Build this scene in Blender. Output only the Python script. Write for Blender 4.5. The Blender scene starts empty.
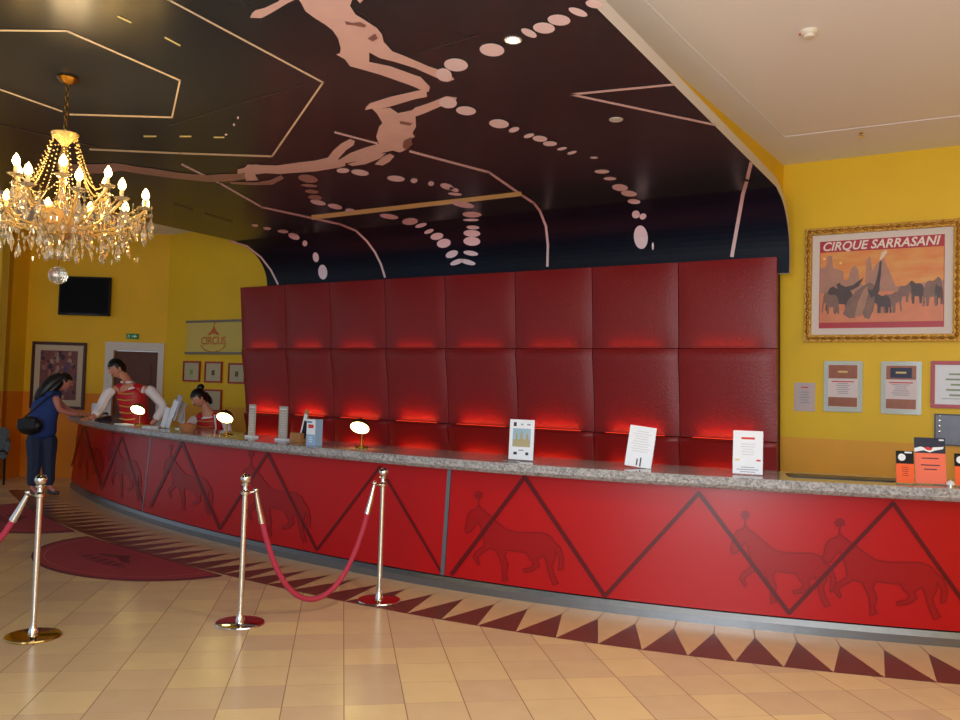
import bpy, bmesh, math, random
from mathutils import Vector, Matrix, geometry, noise
random.seed(7)
R = math.radians
C = bpy.context.scene.collection

# ------------------------------------------------------------------ camera
FPX = 830.0
EYE = Vector((0, 0, 1.6))
YAW, PITCH, ROLL = R(32), R(2.15), math.atan(.031)
fw = Vector((-math.sin(YAW)*math.cos(PITCH), math.cos(YAW)*math.cos(PITCH), math.sin(PITCH)))
r0 = Vector((math.cos(YAW), math.sin(YAW), 0)); u0 = r0.cross(fw)
rt = r0*math.cos(ROLL)+u0*math.sin(ROLL); up = -r0*math.sin(ROLL)+u0*math.cos(ROLL)
cam = bpy.data.cameras.new('camera'); camo = bpy.data.objects.new('camera', cam); C.objects.link(camo)
m = Matrix((rt, up, -fw)).transposed().to_4x4(); m.translation = EYE
camo.matrix_world = m
cam.sensor_width = 36; cam.lens = FPX/960*36; cam.clip_end = 100; cam.clip_start = .05
bpy.context.scene.camera = camo

def ray(x, y): return fw + rt*(x-480)/FPX - up*(y-360)/FPX
def on_plane(x, y, p0, n):
    d = ray(x, y); return EYE + d*((Vector(p0)-EYE).dot(Vector(n))/d.dot(Vector(n)))
def onz(x, y, z): return on_plane(x, y, (0, 0, z), (0, 0, 1))
def ony(x, y, v): return on_plane(x, y, (0, v, 0), (0, 1, 0))
def proj(p):
    q = Vector(p)-EYE; z = q.dot(fw); return 480+FPX*q.dot(rt)/z, 360-FPX*q.dot(up)/z, z

# ------------------------------------------------------------------ materials
def lin(c):
    return tuple(((v/255)/12.92 if v/255 <= .04045 else ((v/255+.055)/1.055)**2.4) for v in c)
MATS = {}
def mat(name, rgb=(200, 200, 200), rough=.5, metal=0, emit=None, es=0, trans=0, ior=1.45, coat=0, noise_amt=0, noise_scale=20, spec=.5, bump=0, alpha=1):
    if name in MATS: return MATS[name]
    mt = bpy.data.materials.new(name); mt.use_nodes = True; nt = mt.node_tree; b = nt.nodes['Principled BSDF']
    col = lin(rgb)+(1,)
    b.inputs['Base Color'].default_value = col
    b.inputs['Roughness'].default_value = rough; b.inputs['Metallic'].default_value = metal
    b.inputs['IOR'].default_value = ior; b.inputs['Transmission Weight'].default_value = trans
    b.inputs['Coat Weight'].default_value = coat; b.inputs['Coat Roughness'].default_value = .05
    b.inputs['Specular IOR Level'].default_value = spec; b.inputs['Alpha'].default_value = alpha
    if emit: b.inputs['Emission Color'].default_value = lin(emit)+(1,); b.inputs['Emission Strength'].default_value = es
    if noise_amt or bump:
        tc = nt.nodes.new('ShaderNodeTexCoord'); n = nt.nodes.new('ShaderNodeTexNoise')
        n.inputs['Scale'].default_value = noise_scale; n.inputs['Detail'].default_value = 4
        nt.links.new(tc.outputs['Object'], n.inputs['Vector'])
    if noise_amt:
        mx = nt.nodes.new('ShaderNodeMix'); mx.data_type = 'RGBA'
        mx.inputs['A'].default_value = tuple(c*(1-noise_amt) for c in col[:3])+(1,)
        mx.inputs['B'].default_value = tuple(min(1, c*(1+noise_amt)) for c in col[:3])+(1,)
        nt.links.new(n.outputs['Fac'], mx.inputs['Factor']); nt.links.new(mx.outputs['Result'], b.inputs['Base Color'])
    if bump:
        bp = nt.nodes.new('ShaderNodeBump'); bp.inputs['Strength'].default_value = bump; bp.inputs['Distance'].default_value = .01
        nt.links.new(n.outputs['Fac'], bp.inputs['Height']); nt.links.new(bp.outputs['Normal'], b.inputs['Normal'])
    MATS[name] = mt; return mt

def two_tone(name, top, low, zsplit, rough=.55):
    mt = mat(name, top, rough); nt = mt.node_tree; b = nt.nodes['Principled BSDF']
    g = nt.nodes.new('ShaderNodeNewGeometry'); s = nt.nodes.new('ShaderNodeSeparateXYZ'); nt.links.new(g.outputs['Position'], s.inputs[0])
    mth = nt.nodes.new('ShaderNodeMath'); mth.operation = 'GREATER_THAN'; mth.inputs[1].default_value = zsplit; nt.links.new(s.outputs['Z'], mth.inputs[0])
    n = nt.nodes.new('ShaderNodeTexNoise'); n.inputs['Scale'].default_value = 2.0; n.inputs['Detail'].default_value = 5; nt.links.new(g.outputs['Position'], n.inputs['Vector'])
    mx = nt.nodes.new('ShaderNodeMix'); mx.data_type = 'RGBA'
    mx.inputs['A'].default_value = lin(low)+(1,); mx.inputs['B'].default_value = lin(top)+(1,); nt.links.new(mth.outputs[0], mx.inputs['Factor'])
    m2 = nt.nodes.new('ShaderNodeMix'); m2.data_type = 'RGBA'; m2.blend_type = 'MULTIPLY'; m2.inputs['Factor'].default_value = .18
    nt.links.new(mx.outputs['Result'], m2.inputs['A']); nt.links.new(n.outputs['Fac'], m2.inputs['B']); nt.links.new(m2.outputs['Result'], b.inputs['Base Color'])
    return mt

yellow = two_tone('yellow_paint', (242, 196, 22), (238, 170, 48), 1.24)
yellow_l = two_tone('yellow_paint_left', (246, 190, 20), (240, 138, 6), 1.37)
white_paint = mat('white_paint', (236, 236, 244), .7, noise_amt=.03, noise_scale=3)
grey_rim = mat('rim_paint', (205, 196, 188), .5)
steel = mat('brushed_steel', (134, 138, 142), .36, 1, noise_amt=.08, noise_scale=60)
chrome = mat('chrome', (225, 222, 216), .08, 1)
brass = mat('brass', (214, 170, 84), .16, 1)
old_brass = mat('aged_brass', (150, 112, 48), .3, 1, noise_amt=.2, noise_scale=40)
black_plastic = mat('black_plastic', (12, 12, 14), .4, spec=.3)
screen = mat('screen_black', (5, 5, 7), .5, spec=.15)
white_paper = mat('white_paper', (228, 232, 240), .6, noise_amt=.03)
grey_ink = mat('grey_ink', (150, 152, 165), .7)
dark_ink = mat('dark_ink', (60, 50, 60), .7)
acrylic = mat('clear_acrylic', (225, 245, 242), .04, trans=.92, ior=1.3)
wood = mat('light_wood', (170, 116, 66), .5, noise_amt=.25, noise_scale=30)
red_ink = mat('red_ink', (205, 50, 40), .6)
blue_ink = mat('blue_ink', (60, 110, 180), .6)
panel_red = mat('red_glass_panel', (168, 11, 12), .3, noise_amt=.04, noise_scale=6, spec=.3)
zig_ink = mat('dark_red_line', (88, 9, 11), .3, spec=.3)
horse_ink = mat('faint_dark_red_print', (146, 10, 11), .3, spec=.3)
horse_ink2 = mat('horse_outline_print', (126, 9, 10), .3, spec=.3)
leather = mat('red_leather', (138, 24, 24), .42, noise_amt=.12, noise_scale=50, bump=.25)

# ------------------------------------------------------------------ mesh builder
class MB:
    def __init__(s): s.v = []; s.f = []; s.m = []; s.mats = []; s.mi = 0; s.M = Matrix.Identity(4)
    def use(s, mt):
        if mt not in s.mats: s.mats.append(mt)
        s.mi = s.mats.index(mt); return s
    def add(s, vs, fs):
        o = len(s.v); s.v += [s.M @ Vector(v) for v in vs]
        for f in fs: s.f.append([i+o for i in f]); s.m.append(s.mi)
        return s
    def box(s, x0, x1, y0, y1, z0, z1):
        return s.add([(x0,y0,z0),(x1,y0,z0),(x1,y1,z0),(x0,y1,z0),(x0,y0,z1),(x1,y0,z1),(x1,y1,z1),(x0,y1,z1)],
                     [(0,3,2,1),(4,5,6,7),(0,1,5,4),(1,2,6,5),(2,3,7,6),(3,0,4,7)])
    def lathe(s, prof, n=20, c=(0,0,0)):
        vs = []; fs = []; k = len(prof)
        for r_, z in prof:
            for i in range(n): a = 2*math.pi*i/n; vs.append((c[0]+r_*math.cos(a), c[1]+r_*math.sin(a), c[2]+z))
        for j in range(k-1):
            for i in range(n):
                fs.append((j*n+i, j*n+(i+1)%n, (j+1)*n+(i+1)%n, (j+1)*n+i))
        if prof[0][0] > 1e-5: fs.append(tuple(reversed(range(n))))
        if prof[-1][0] > 1e-5: fs.append(tuple((k-1)*n+i for i in range(n)))
        return s.add(vs, fs)
    def tube(s, pts, rad, n=8):
        pts = [Vector(p) for p in pts]; k = len(pts); rr = rad if isinstance(rad, (list, tuple)) else [rad]*k
        vs = []; fs = []; prev = None
        for i, p in enumerate(pts):
            t = (pts[min(i+1, k-1)]-pts[max(i-1, 0)]).normalized()
            a = Vector((0,0,1)) if abs(t.z) < .9 else Vector((1,0,0))
            if prev is None: x = t.cross(a).normalized()
            else: x = (prev - t*prev.dot(t)).normalized()
            prev = x; y = t.cross(x)
            for j in range(n):
                b = 2*math.pi*j/n; vs.append(p+(x*math.cos(b)+y*math.sin(b))*rr[i])
        for i in range(k-1):
            for j in range(n): fs.append((i*n+j, i*n+(j+1)%n, (i+1)*n+(j+1)%n, (i+1)*n+j))
        fs.append(tuple(reversed(range(n)))); fs.append(tuple((k-1)*n+j for j in range(n)))
        return s.add(vs, fs)
    def ball(s, c, rx, ry=None, rz=None, n=14, k=8):
        ry = rx if ry is None else ry; rz = rx if rz is None else rz
        vs = [(c[0], c[1], c[2]-rz)]; fs = []
        for j in range(1, k):
            a = math.pi*j/k-math.pi/2
            for i in range(n):
                b = 2*math.pi*i/n; vs.append((c[0]+rx*math.cos(a)*math.cos(b), c[1]+ry*math.cos(a)*math.sin(b), c[2]+rz*math.sin(a)))
        vs.append((c[0], c[1], c[2]+rz))
        for i in range(n): fs.append((0, 1+(i+1)%n, 1+i)); fs.append((len(vs)-1, 1+(k-2)*n+i, 1+(k-2)*n+(i+1)%n))
        for j in range(k-2):
            for i in range(n): a = 1+j*n; fs.append((a+i, a+(i+1)%n, a+n+(i+1)%n, a+n+i))
        return s.add(vs, fs)
    def poly(s, pts):           # flat polygon (may be concave), list of 3D points
        pts = [Vector(p) for p in pts]
        tri = geometry.tessellate_polygon([pts])
        return s.add(pts, [tuple(t) for t in tri])
    def build(s, name, parent=None, smooth=False, bevel=0, local=True):
        me = bpy.data.meshes.new(name)
        vs = s.v
        if parent is not None and not local:
            inv = parent.matrix_world.inverted(); vs = [inv @ v for v in vs]
        me.from_pydata([tuple(v) for v in vs], [], s.f)
        for mt in s.mats: me.materials.append(mt)
        me.polygons.foreach_set('material_index', s.m)
        me.validate(); me.update()
        bm = bmesh.new(); bm.from_mesh(me)
        if len(s.mats) == 1: bmesh.ops.recalc_face_normals(bm, faces=bm.faces)
        if bevel:
            bmesh.ops.bevel(bm, geom=[e for e in bm.edges if len(e.link_faces) == 2 and e.calc_face_angle(0) > .6], offset=bevel, segments=2, affect='EDGES', clamp_overlap=True)
        bm.to_mesh(me); bm.free()
        if smooth:
            me.polygons.foreach_set('use_smooth', [True]*len(me.polygons))
            me.set_sharp_from_angle(angle=R(40))
        o = bpy.data.objects.new(name, me); C.objects.link(o)
        if parent: o.parent = parent
        return o

def tag(o, label=None, cat=None, group=None, kind=None):
    if label: o['label'] = label
    if cat: o['category'] = cat
    if group: o['group'] = group
    if kind: o['kind'] = kind
    return o
def thing(name, label, cat, loc=(0,0,0), rz=0, group=None, tilt=None):
    o = bpy.data.objects.new(name, None); C.objects.link(o); o.empty_display_size = .1
    o.location = loc; o.rotation_euler = (0, 0, rz)
    M = Matrix.Translation(loc) @ Matrix.Rotation(rz, 4, 'Z'); o.matrix_world = M
    return tag(o, label, cat, group)
def copy_tree(o, parent=None):
    c = o.copy(); C.objects.link(c)
    if parent: c.parent = parent
    for ch in list(o.children): copy_tree(ch, c)
    return c
def struct(mb, name, **k): o = mb.build(name, **k); o['kind'] = 'structure'; return o

def text_mesh(mb, txt, mt, M, size, bold=0, shear=0, spacing=1.0, align='CENTER', fit=None):
    cu = bpy.data.curves.new('t', 'FONT'); cu.body = txt; cu.size = size; cu.align_x = align; cu.align_y = 'CENTER'; cu.shear = shear
    cu.space_character = spacing; cu.offset = bold; cu.resolution_u = 3
    o = bpy.data.objects.new('t', cu); C.objects.link(o)
    dg = bpy.context.evaluated_depsgraph_get(); me = bpy.data.meshes.new_from_object(o.evaluated_get(dg))
    mb.use(mt); old = mb.M; mb.M = old @ M
    xs = [v.co.x for v in me.vertices]; k = fit/(max(xs)-min(xs)) if fit else 1; c0 = (max(xs)+min(xs))/2 if fit else 0
    mb.add([Vector(((v.co.x-c0)*k, v.co.y, v.co.z)) for v in me.vertices], [tuple(p.vertices) for p in me.polygons])
    mb.M = old
    bpy.data.objects.remove(o); bpy.data.curves.remove(cu); bpy.data.meshes.remove(me)

# ------------------------------------------------------------------ floor
def floor_material():
    mt = mat('cream_floor_tile', (222, 190, 150), .24); nt = mt.node_tree; b = nt.nodes['Principled BSDF']; L = nt.links.new; N = nt.nodes.new
    g = N('ShaderNodeNewGeometry'); mp = N('ShaderNodeMapping'); mp.inputs['Rotation'].default_value = (0, 0, R(48.7)); 
    mp.inputs['Location'].default_value = (0, -.063, 0)
    L(g.outputs['Position'], mp.inputs['Vector'])
    br = N('ShaderNodeTexBrick'); br.offset = 0; br.squash = 1
    br.inputs['Scale'].default_value = 1; br.inputs['Brick Width'].default_value = .306; br.inputs['Row Height'].default_value = .306
    br.inputs['Mortar Size'].default_value = .003; br.inputs['Mortar Smooth'].default_value = .3; br.inputs['Bias'].default_value = 0
    br.inputs['Color1'].default_value = lin((230, 198, 146))+(1,); br.inputs['Color2'].default_value = lin((208, 176, 142))+(1,)
    br.inputs['Mortar'].default_value = lin((200, 168, 130))+(1,)
    L(mp.outputs[0], br.inputs['Vector'])
    b2 = N('ShaderNodeTexBrick'); b2.offset = 0; b2.inputs['Scale'].default_value = 1; b2.inputs['Brick Width'].default_value = 400; b2.inputs['Row Height'].default_value = .306
    b2.inputs['Mortar Size'].default_value = .0032; b2.inputs['Mortar Smooth'].default_value = .3
    mo2 = N('ShaderNodeMapping'); mo2.inputs['Location'].default_value = (200, 0, 0); L(mp.outputs[0], mo2.inputs['Vector']); L(mo2.outputs[0], b2.inputs['Vector'])
    m3 = N('ShaderNodeMix'); m3.data_type = 'RGBA'; m3.inputs['B'].default_value = lin((160, 126, 96))+(1,); L(b2.outputs['Fac'], m3.inputs['Factor']); L(br.outputs['Color'], m3.inputs['A'])
    n = N('ShaderNodeTexNoise'); n.inputs['Scale'].default_value = 6; n.inputs['Detail'].default_value = 6; L(g.outputs['Position'], n.inputs['Vector'])
    cr = N('ShaderNodeValToRGB'); cr.color_ramp.elements[0].color = (.86, .84, .82, 1); cr.color_ramp.elements[1].color = (1, 1, 1, 1); L(n.outputs['Fac'], cr.inputs[0])
    mx = N('ShaderNodeMix'); mx.data_type = 'RGBA'; mx.blend_type = 'MULTIPLY'; mx.inputs['Factor'].default_value = 1
    L(m3.outputs['Result'], mx.inputs['A']); L(cr.outputs[0], mx.inputs['B']); L(mx.outputs['Result'], b.inputs['Base Color'])
    bp = N('ShaderNodeBump'); bp.inputs['Strength'].default_value = .3; bp.inputs['Distance'].default_value = .002; bp.invert = True
    L(br.outputs['Fac'], bp.inputs['Height']); L(bp.outputs[0], b.inputs['Normal'])
    return mt
fm = floor_material()
struct(MB().use(fm).box(-17, 4, -4, 10.5, -.1, 0), 'floor')

# ------------------------------------------------------------------ counter curve
X0 = -4.3
def cy(x): d = x-X0; return 5.58 + d*d/(20.0 if d > 0 else 32.0)
def csl(x): d = x-X0; return d/(10.0 if d > 0 else 16.0)
XL, XR = -11.55, .9
def cpt(x, off, z):             # off > 0 : toward the lobby
    t = csl(x); k = math.sqrt(1+t*t); return Vector((x + off*t/k, cy(x) - off/k, z))
def cang(x): return math.atan(csl(x))
S = [(XL, 0.0)]
while S[-1][0] < XR:
    x = S[-1][0]+.01; S.append((x, S[-1][1]+.01*math.sqrt(1+csl(x)**2)))
def x_of_s(s):
    lo, hi = 0, len(S)-1
    while hi-lo > 1:
        m_ = (lo+hi)//2
        if S[m_][1] < s: lo = m_
        else: hi = m_
    a, b = S[lo], S[hi]; return a[0]+(b[0]-a[0])*(s-a[1])/max(1e-9, b[1]-a[1])
STOT = S[-1][1]
def x_of_px(px, off, z):
    lo, hi = -14.0, 2.0
    for _ in range(40):
        m_ = (lo+hi)/2
        if proj(cpt(m_, off, z))[0] < px: lo = m_
        else: hi = m_
    return (lo+hi)/2
ZK, ZP, ZT = .105, .965, 1.052
def poff(z): return -.02 - .06*(z-ZK)/(ZP-ZK)
def hit_panel(px, py, lift=.004):
    d = ray(px, py); t = 3.0
    def g(t):
        p = EYE+d*t; s_ = csl(p.x); return p.y - (cy(p.x) - poff(p.z)*math.sqrt(1+s_*s_))
    lo, hi = 2.0, 20.0
    for _ in range(50):
        m_ = (lo+hi)/2
        if g(m_) < 0: lo = m_
        else: hi = m_
    p = EYE+d*lo
    return p + Vector((csl(p.x), -1, .1)).normalized()*lift

# ---- painted border of triangles, part of the floor
tri_m = mat('brown_floor_stone', (98, 56, 50), .3, noise_amt=.15, noise_scale=12)
bm_ = MB().use(tri_m)
s_ = .05; k = 0
STEP = .262
while s_ < STOT-.3:
    xa, xb, xm = x_of_s(s_), x_of_s(s_+STEP), x_of_s(s_+STEP/2)
    bm_.add([cpt(xa, .78, .0015), cpt(xb, .78, .0015), cpt(xm, .19, .0015)], [(0, 1, 2)]); s_ += STEP
bm_.use(mat('border_joint', (150, 116, 88), .5)); s_ = .05
while s_ < STOT-.3:
    xm = x_of_s(s_+STEP/2); e_ = .0035
    bm_.add([cpt(xm-e_, .19, .0014), cpt(xm+e_, .19, .0014), cpt(xm+e_, 0, .0014), cpt(xm-e_, 0, .0014)], [(0, 1, 2, 3)]); s_ += STEP
struct(bm_, 'trim_1')
bm_ = MB().use(mat('border_tile', (206, 172, 128), .26, noise_amt=.08, noise_scale=8))
N = 120
for i in range(N):
    xa = XL+.0+(XR-XL)*i/N; xb = XL+(XR-XL)*(i+1)/N
    bm_.add([cpt(xa, .78, .0006), cpt(xb, .78, .0006), cpt(xb, -.02, .0006), cpt(xa, -.02, .0006)], [(0, 1, 2, 3)])
struct(bm_, 'trim_2')

# ------------------------------------------------------------------ counter
def sweep(mb, x0, x1, prof, n=60):     # prof: list of (off, z), closed loop
    rows = []
    for i in range(n+1):
        x = x0+(x1-x0)*i/n; rows.append([cpt(x, o, z) for o, z in prof])
    k = len(prof); vs = [p for r_ in rows for p in r_]; fs = []
    for i in range(n):
        for j in range(k): fs.append((i*k+j, i*k+(j+1)%k, (i+1)*k+(j+1)%k, (i+1)*k+j))
    fs.append(tuple(range(k))); fs.append(tuple(reversed([n*k+j for j in range(k)])))
    return mb.add(vs, fs)

counter = thing('reception_counter', 'long curved reception counter with glossy red front printed with zigzag lines and horses', 'reception counter', (X0, cy(X0), 0))
body_m = mat('dark_carcass', (70, 22, 20), .5)
sweep(MB().use(body_m), XL+.02, XR, [(-.2, .1), (-.2, ZP-.002), (-.66, ZP-.002), (-.66, .0), (-.10, .0), (-.10, .1)]).build('carcass', counter, local=False)
sweep(MB().use(steel), XL, XR, [(-.01, 0), (-.01, .055), (-.03, ZK-.012), (-.09, ZK-.012), (-.09, 0)], 90).build('kick_plate', counter, local=False)
xs1 = hit_panel(147, 470).x; xs2 = hit_panel(446.5, 520).x

def strip_px(mb, pts, w, fn, step=6):
    for a, b in zip(pts, pts[1:]):
        a = Vector(a); b = Vector(b); L_ = (b-a).length
        if L_ < .01: continue
        d = (b-a)/L_; nrm = Vector((-d.y, d.x))*w/2; n = max(1, int(L_/step))
        vs = []
        for i in range(n+1):
            p = a+d*(L_*i/n + (0 if 0 < i < n else (w*.25 if i == n else -w*.25)))
            vs += [fn(*(p+nrm)), fn(*(p-nrm))]
        mb.add(vs, [(2*i, 2*i+1, 2*i+3, 2*i+2) for i in range(n)])
HORSE = [(.10,.83),(.13,.90),(.18,.93),(.20,.98),(.23,.93),(.30,.86),(.38,.76),(.46,.68),(.56,.66),(.68,.67),(.78,.68),(.86,.64),(.90,.56),
         (.95,.50),(.98,.36),(.97,.22),(.93,.20),(.94,.36),(.905,.45),(.90,.34),(.87,.26),(.885,.16),(.93,.03),(.885,.0),(.855,.10),(.83,.22),(.82,.30),
         (.80,.38),(.74,.32),(.76,.24),(.70,.17),(.62,.14),(.61,.18),(.69,.22),(.70,.28),(.66,.34),(.64,.40),(.54,.41),(.46,.42),
         (.44,.34),(.47,.22),(.45,.10),(.47,.03),(.42,.0),(.42,.10),(.415,.22),(.38,.34),(.36,.40),
         (.30,.42),(.24,.36),(.19,.30),(.21,.22),(.20,.19),(.15,.29),(.17,.36),(.25,.45),(.25,.52),(.24,.60),(.22,.70),(.20,.76),
         (.155,.68),(.13,.62),(.09,.60),(.075,.65),(.09,.74)]
def horse(mb, x0, x1, y0, y1, sl):
    # x in pixels of the photograph, y0 = top; sl = downward shift of the right side
    pts = [(x0+(x1-x0)*a, y1-(y1-y0)*b+sl*a) for a, b in HORSE]
    tri = geometry.tessellate_polygon([[Vector((a[0], a[1], 0)) for a in pts]])
    tl = [tuple(Vector(pts[i]) for i in t) for t in tri]
    for _ in range(6):                                            # small pieces follow the curved front
        nt_ = []
        for p, q, r_ in tl:
            e = [(q-p).length, (r_-q).length, (p-r_).length]; k_ = e.index(max(e))
            if e[k_] < 14: nt_.append((p, q, r_)); continue
            p, q, r_ = ((p, q, r_), (q, r_, p), (r_, p, q))[k_]; mid = (p+q)/2; nt_ += [(p, mid, r_), (mid, q, r_)]
        tl = nt_
    mb.use(horse_ink)
    for t in tl: mb.add([hit_panel(v.x, v.y, .0035) for v in t], [(0, 1, 2)])
    pts2 = pts+[pts[0]]
    mb.use(horse_ink2); strip_px(mb, pts2, (x1-x0)*.012, lambda x, y: hit_panel(x, y, .005), 40)
    cx, cy_ = x0+(x1-x0)*.2, y0-(y1-y0)*.09                       # plume
    ring = [(cx+(x1-x0)*(.034+.012*(k_ % 2))*math.cos(k_*.449), cy_+(y1-y0)*(.05+.012*(k_ % 2))*math.sin(k_*.449)) for k_ in range(14)]
    P = [hit_panel(x, y, .005) for x, y in ring]; tri = geometry.tessellate_polygon([[Vector((a[0], a[1], 0)) for a in ring]]); mb.use(horse_ink2).add(P, [tuple(t) for t in tri])
    strip_px(mb, [(cx, cy_+(y1-y0)*.04), (cx, y0+(y1-y0)*.05)], (x1-x0)*.012, lambda x, y: hit_panel(x, y, .005), 40)

def clipped(mb, pts, w, x_lo, x_hi):
    strip_px(mb, pts, w, lambda x, y: hit_panel(x, y, .006), 8)

def front(x0, x1, n, zz, horses, lw):
    mb = MB().use(panel_red)
    sweep(mb, x0, x1, [(poff(ZK), ZK), (poff(ZP), ZP), (poff(ZP)-.02, ZP), (poff(ZK)-.02, ZK)], n)
    for h in horses: horse(mb, *h)
    mb.use(zig_ink)
    for z_ in zz: clipped(mb, z_, lw, x0, x1)
    o = mb.build('front_panel', counter, local=False, smooth=True); return o
front(XL+.01, xs1-.012, 30, [[(144, 506), (122, 437), (102, 489), (84, 424), (72, 466)]], [(74, 104, 428, 478, 5), (106, 142, 436, 495, 7)], 1.6)
front(xs1+.012, xs2-.02, 40, [[(151, 506), (182, 442), (220, 529), (268, 453), (317, 550), (380, 467), (441, 571)]], [(160, 214, 452, 506, 10), (236, 312, 460, 532, 12)], 2.6)
front(xs2+.02, XR-.01, 40, [[(452, 574), (525, 477), (605, 596), (699, 493), (789, 613), (893, 503), (962, 600)]],
      [(457, 566, 502, 578, 8), (722, 838, 522, 600, 8), (812, 950, 530, 612, 8)], 4.2)
for xx, w in ((xs1, .011), (xs2, .018)):
    sweep(MB().use(steel), xx-w, xx+w, [(poff(ZK)+.006, ZK), (poff(ZP)+.006, ZP), (poff(ZP)-.02, ZP), (poff(ZK)-.02, ZK)], 2).build('divider_strip', counter, local=False)

def granite():
    mt = mat('grey_granite', (150, 146, 144), .1); nt = mt.node_tree; b = nt.nodes['Principled BSDF']; L = nt.links.new; N = nt.nodes.new
    g = N('ShaderNodeNewGeometry'); v = N('ShaderNodeTexVoronoi'); v.inputs['Scale'].default_value = 70; L(g.outputs['Position'], v.inputs['Vector'])
    n = N('ShaderNodeTexNoise'); n.inputs['Scale'].default_value = 45; n.inputs['Detail'].default_value = 8; L(g.outputs['Position'], n.inputs['Vector'])
    s = N('ShaderNodeSeparateXYZ'); L(v.outputs['Color'], s.inputs[0])
    ad = N('ShaderNodeMath'); ad.operation = 'MULTIPLY_ADD'; ad.inputs[1].default_value = .5; L(s.outputs[0], ad.inputs[0])
    hf = N('ShaderNodeMath'); hf.operation = 'MULTIPLY'; hf.inputs[1].default_value = .6; L(n.outputs['Fac'], hf.inputs[0]); L(hf.outputs[0], ad.inputs[2])
    cr = N('ShaderNodeValToRGB'); e = cr.color_ramp.elements; e[0].color = lin((112, 110, 110))+(1,); e[0].position = .2; e[1].color = lin((176, 174, 173))+(1,); e[1].position = .8
    L(ad.outputs[0], cr.inputs[0]); L(cr.outputs[0], b.inputs['Base Color']); return mt
gran = granite()
SB = .72
wt = sweep(MB().use(gran), XL-.06, XR, [(.045, ZP+.012), (.06, ZP+.03), (.06, ZT-.012), (.05, ZT), (-SB, ZT), (-SB, ZP), (.03, ZP)], 110).build('worktop')
tag(wt, 'long curved polished grey granite worktop on the red reception counter', 'worktop')

# ------------------------------------------------------------------ walls and ceilings
YW = 8.72; ZC = 4.0
K = ony(168, 300, YW); K.z = 0
dA = Vector((-math.cos(YAW), -math.sin(YAW), 0)); nA = Vector((math.sin(YAW), -math.cos(YAW), 0))   # nA faces the lobby
def wall_quad(name, a, b, z0, z1, th=.12, m_=None):
    a = Vector((a.x, a.y, 0)); b = Vector((b.x, b.y, 0)); d = (b-a).normalized(); n = Vector((-d.y, d.x, 0))
    if n.dot(EYE-a) > 0: n = -n
    mb = MB().use(m_ or yellow)
    q = [a, b, b+n*th, a+n*th]
    mb.add([v+Vector((0,0,z0)) for v in q]+[v+Vector((0,0,z1)) for v in q], [(0,1,2,3),(4,7,6,5),(0,4,5,1),(1,5,6,2),(2,6,7,3),(3,7,4,0)])
    return struct(mb, name)
wall_quad('wall_back', K, Vector((3.6, YW, 0)), 0, ZC+.1)
A24 = on_plane(24, 380, K, nA)
# wall A with a doorway
dl = on_plane(113, 380, K, nA); dr = on_plane(157.5, 380, K, nA)
ztop = on_plane(140, 351, K, nA).z
mbw = MB().use(yellow_l)
def seg(mb, a, b, z0, z1, th=.12):
    a = Vector((a.x, a.y, 0)); b = Vector((b.x, b.y, 0)); q = [a, b, b-nA*th, a-nA*th]
    mb.add([v+Vector((0,0,z0)) for v in q]+[v+Vector((0,0,z1)) for v in q], [(0,1,2,3),(4,7,6,5),(0,4,5,1),(1,5,6,2),(2,6,7,3),(3,7,4,0)])
seg(mbw, A24+dA*.12, dl, 0, ZC+.1); seg(mbw, dr, K, 0, ZC+.1); seg(mbw, dl, dr, ztop, ZC+.1)
struct(mbw, 'wall_left')
C5 = A24+nA*.58
wall_quad('wall_pilaster', A24, C5, 0, ZC+.1, m_=yellow_l)
wall_quad('wall_left_front', C5, C5+dA*2.2, 0, ZC+.1, m_=yellow_l)
wall_quad('wall_right', Vector((3.6, YW, 0)), Vector((3.6, 1.5, 0)), 0, ZC+.1)

def frameA(p):   # local frame of wall A: x to image right, y out of the wall, z up
    return math.atan2(-dA.y, -dA.x)
RA = frameA(None)
# door
dw = (dr-dl).length
door = MB()
trim_m = mat('white_door_trim', (214, 204, 196), .5); brown = mat('brown_door', (92, 46, 28), .45, noise_amt=.2, noise_scale=8)
dpos = (dl+dr)/2; dpos.z = 0
door.M = Matrix.Translation(dpos) @ Matrix.Rotation(RA, 4, 'Z')
# local y negative = toward lobby
h = dw/2
door.use(brown); door.box(-h+.005, h-.005, .03, .07, .01, ztop-.01)
door.box(-h+.12, h-.12, .022, .03, .25, .95); door.box(-h+.12, h-.12, .022, .03, 1.1, ztop-.2)
do = struct(door, 'door_1')
fr = MB().use(trim_m); fr.M = Matrix.Translation(dpos) @ Matrix.Rotation(RA, 4, 'Z')
tw = .135
fr.box(-h-tw, -h, -.03, .02, 0, ztop+tw); fr.box(h, h+tw*.7, -.03, .02, 0, ztop+tw); fr.box(-h, h, -.03, .02, ztop, ztop+tw)
struct(fr, 'trim_3')
dh = MB().use(chrome); dh.M = Matrix.Translation(dpos) @ Matrix.Rotation(RA, 4, 'Z')
dh.tube([(h-.07, .03, 1.0), (h-.07, -.03, 1.0), (h-.19, -.03, 1.0)], .009); o = dh.build('door_handle'); o.parent = do

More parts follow.
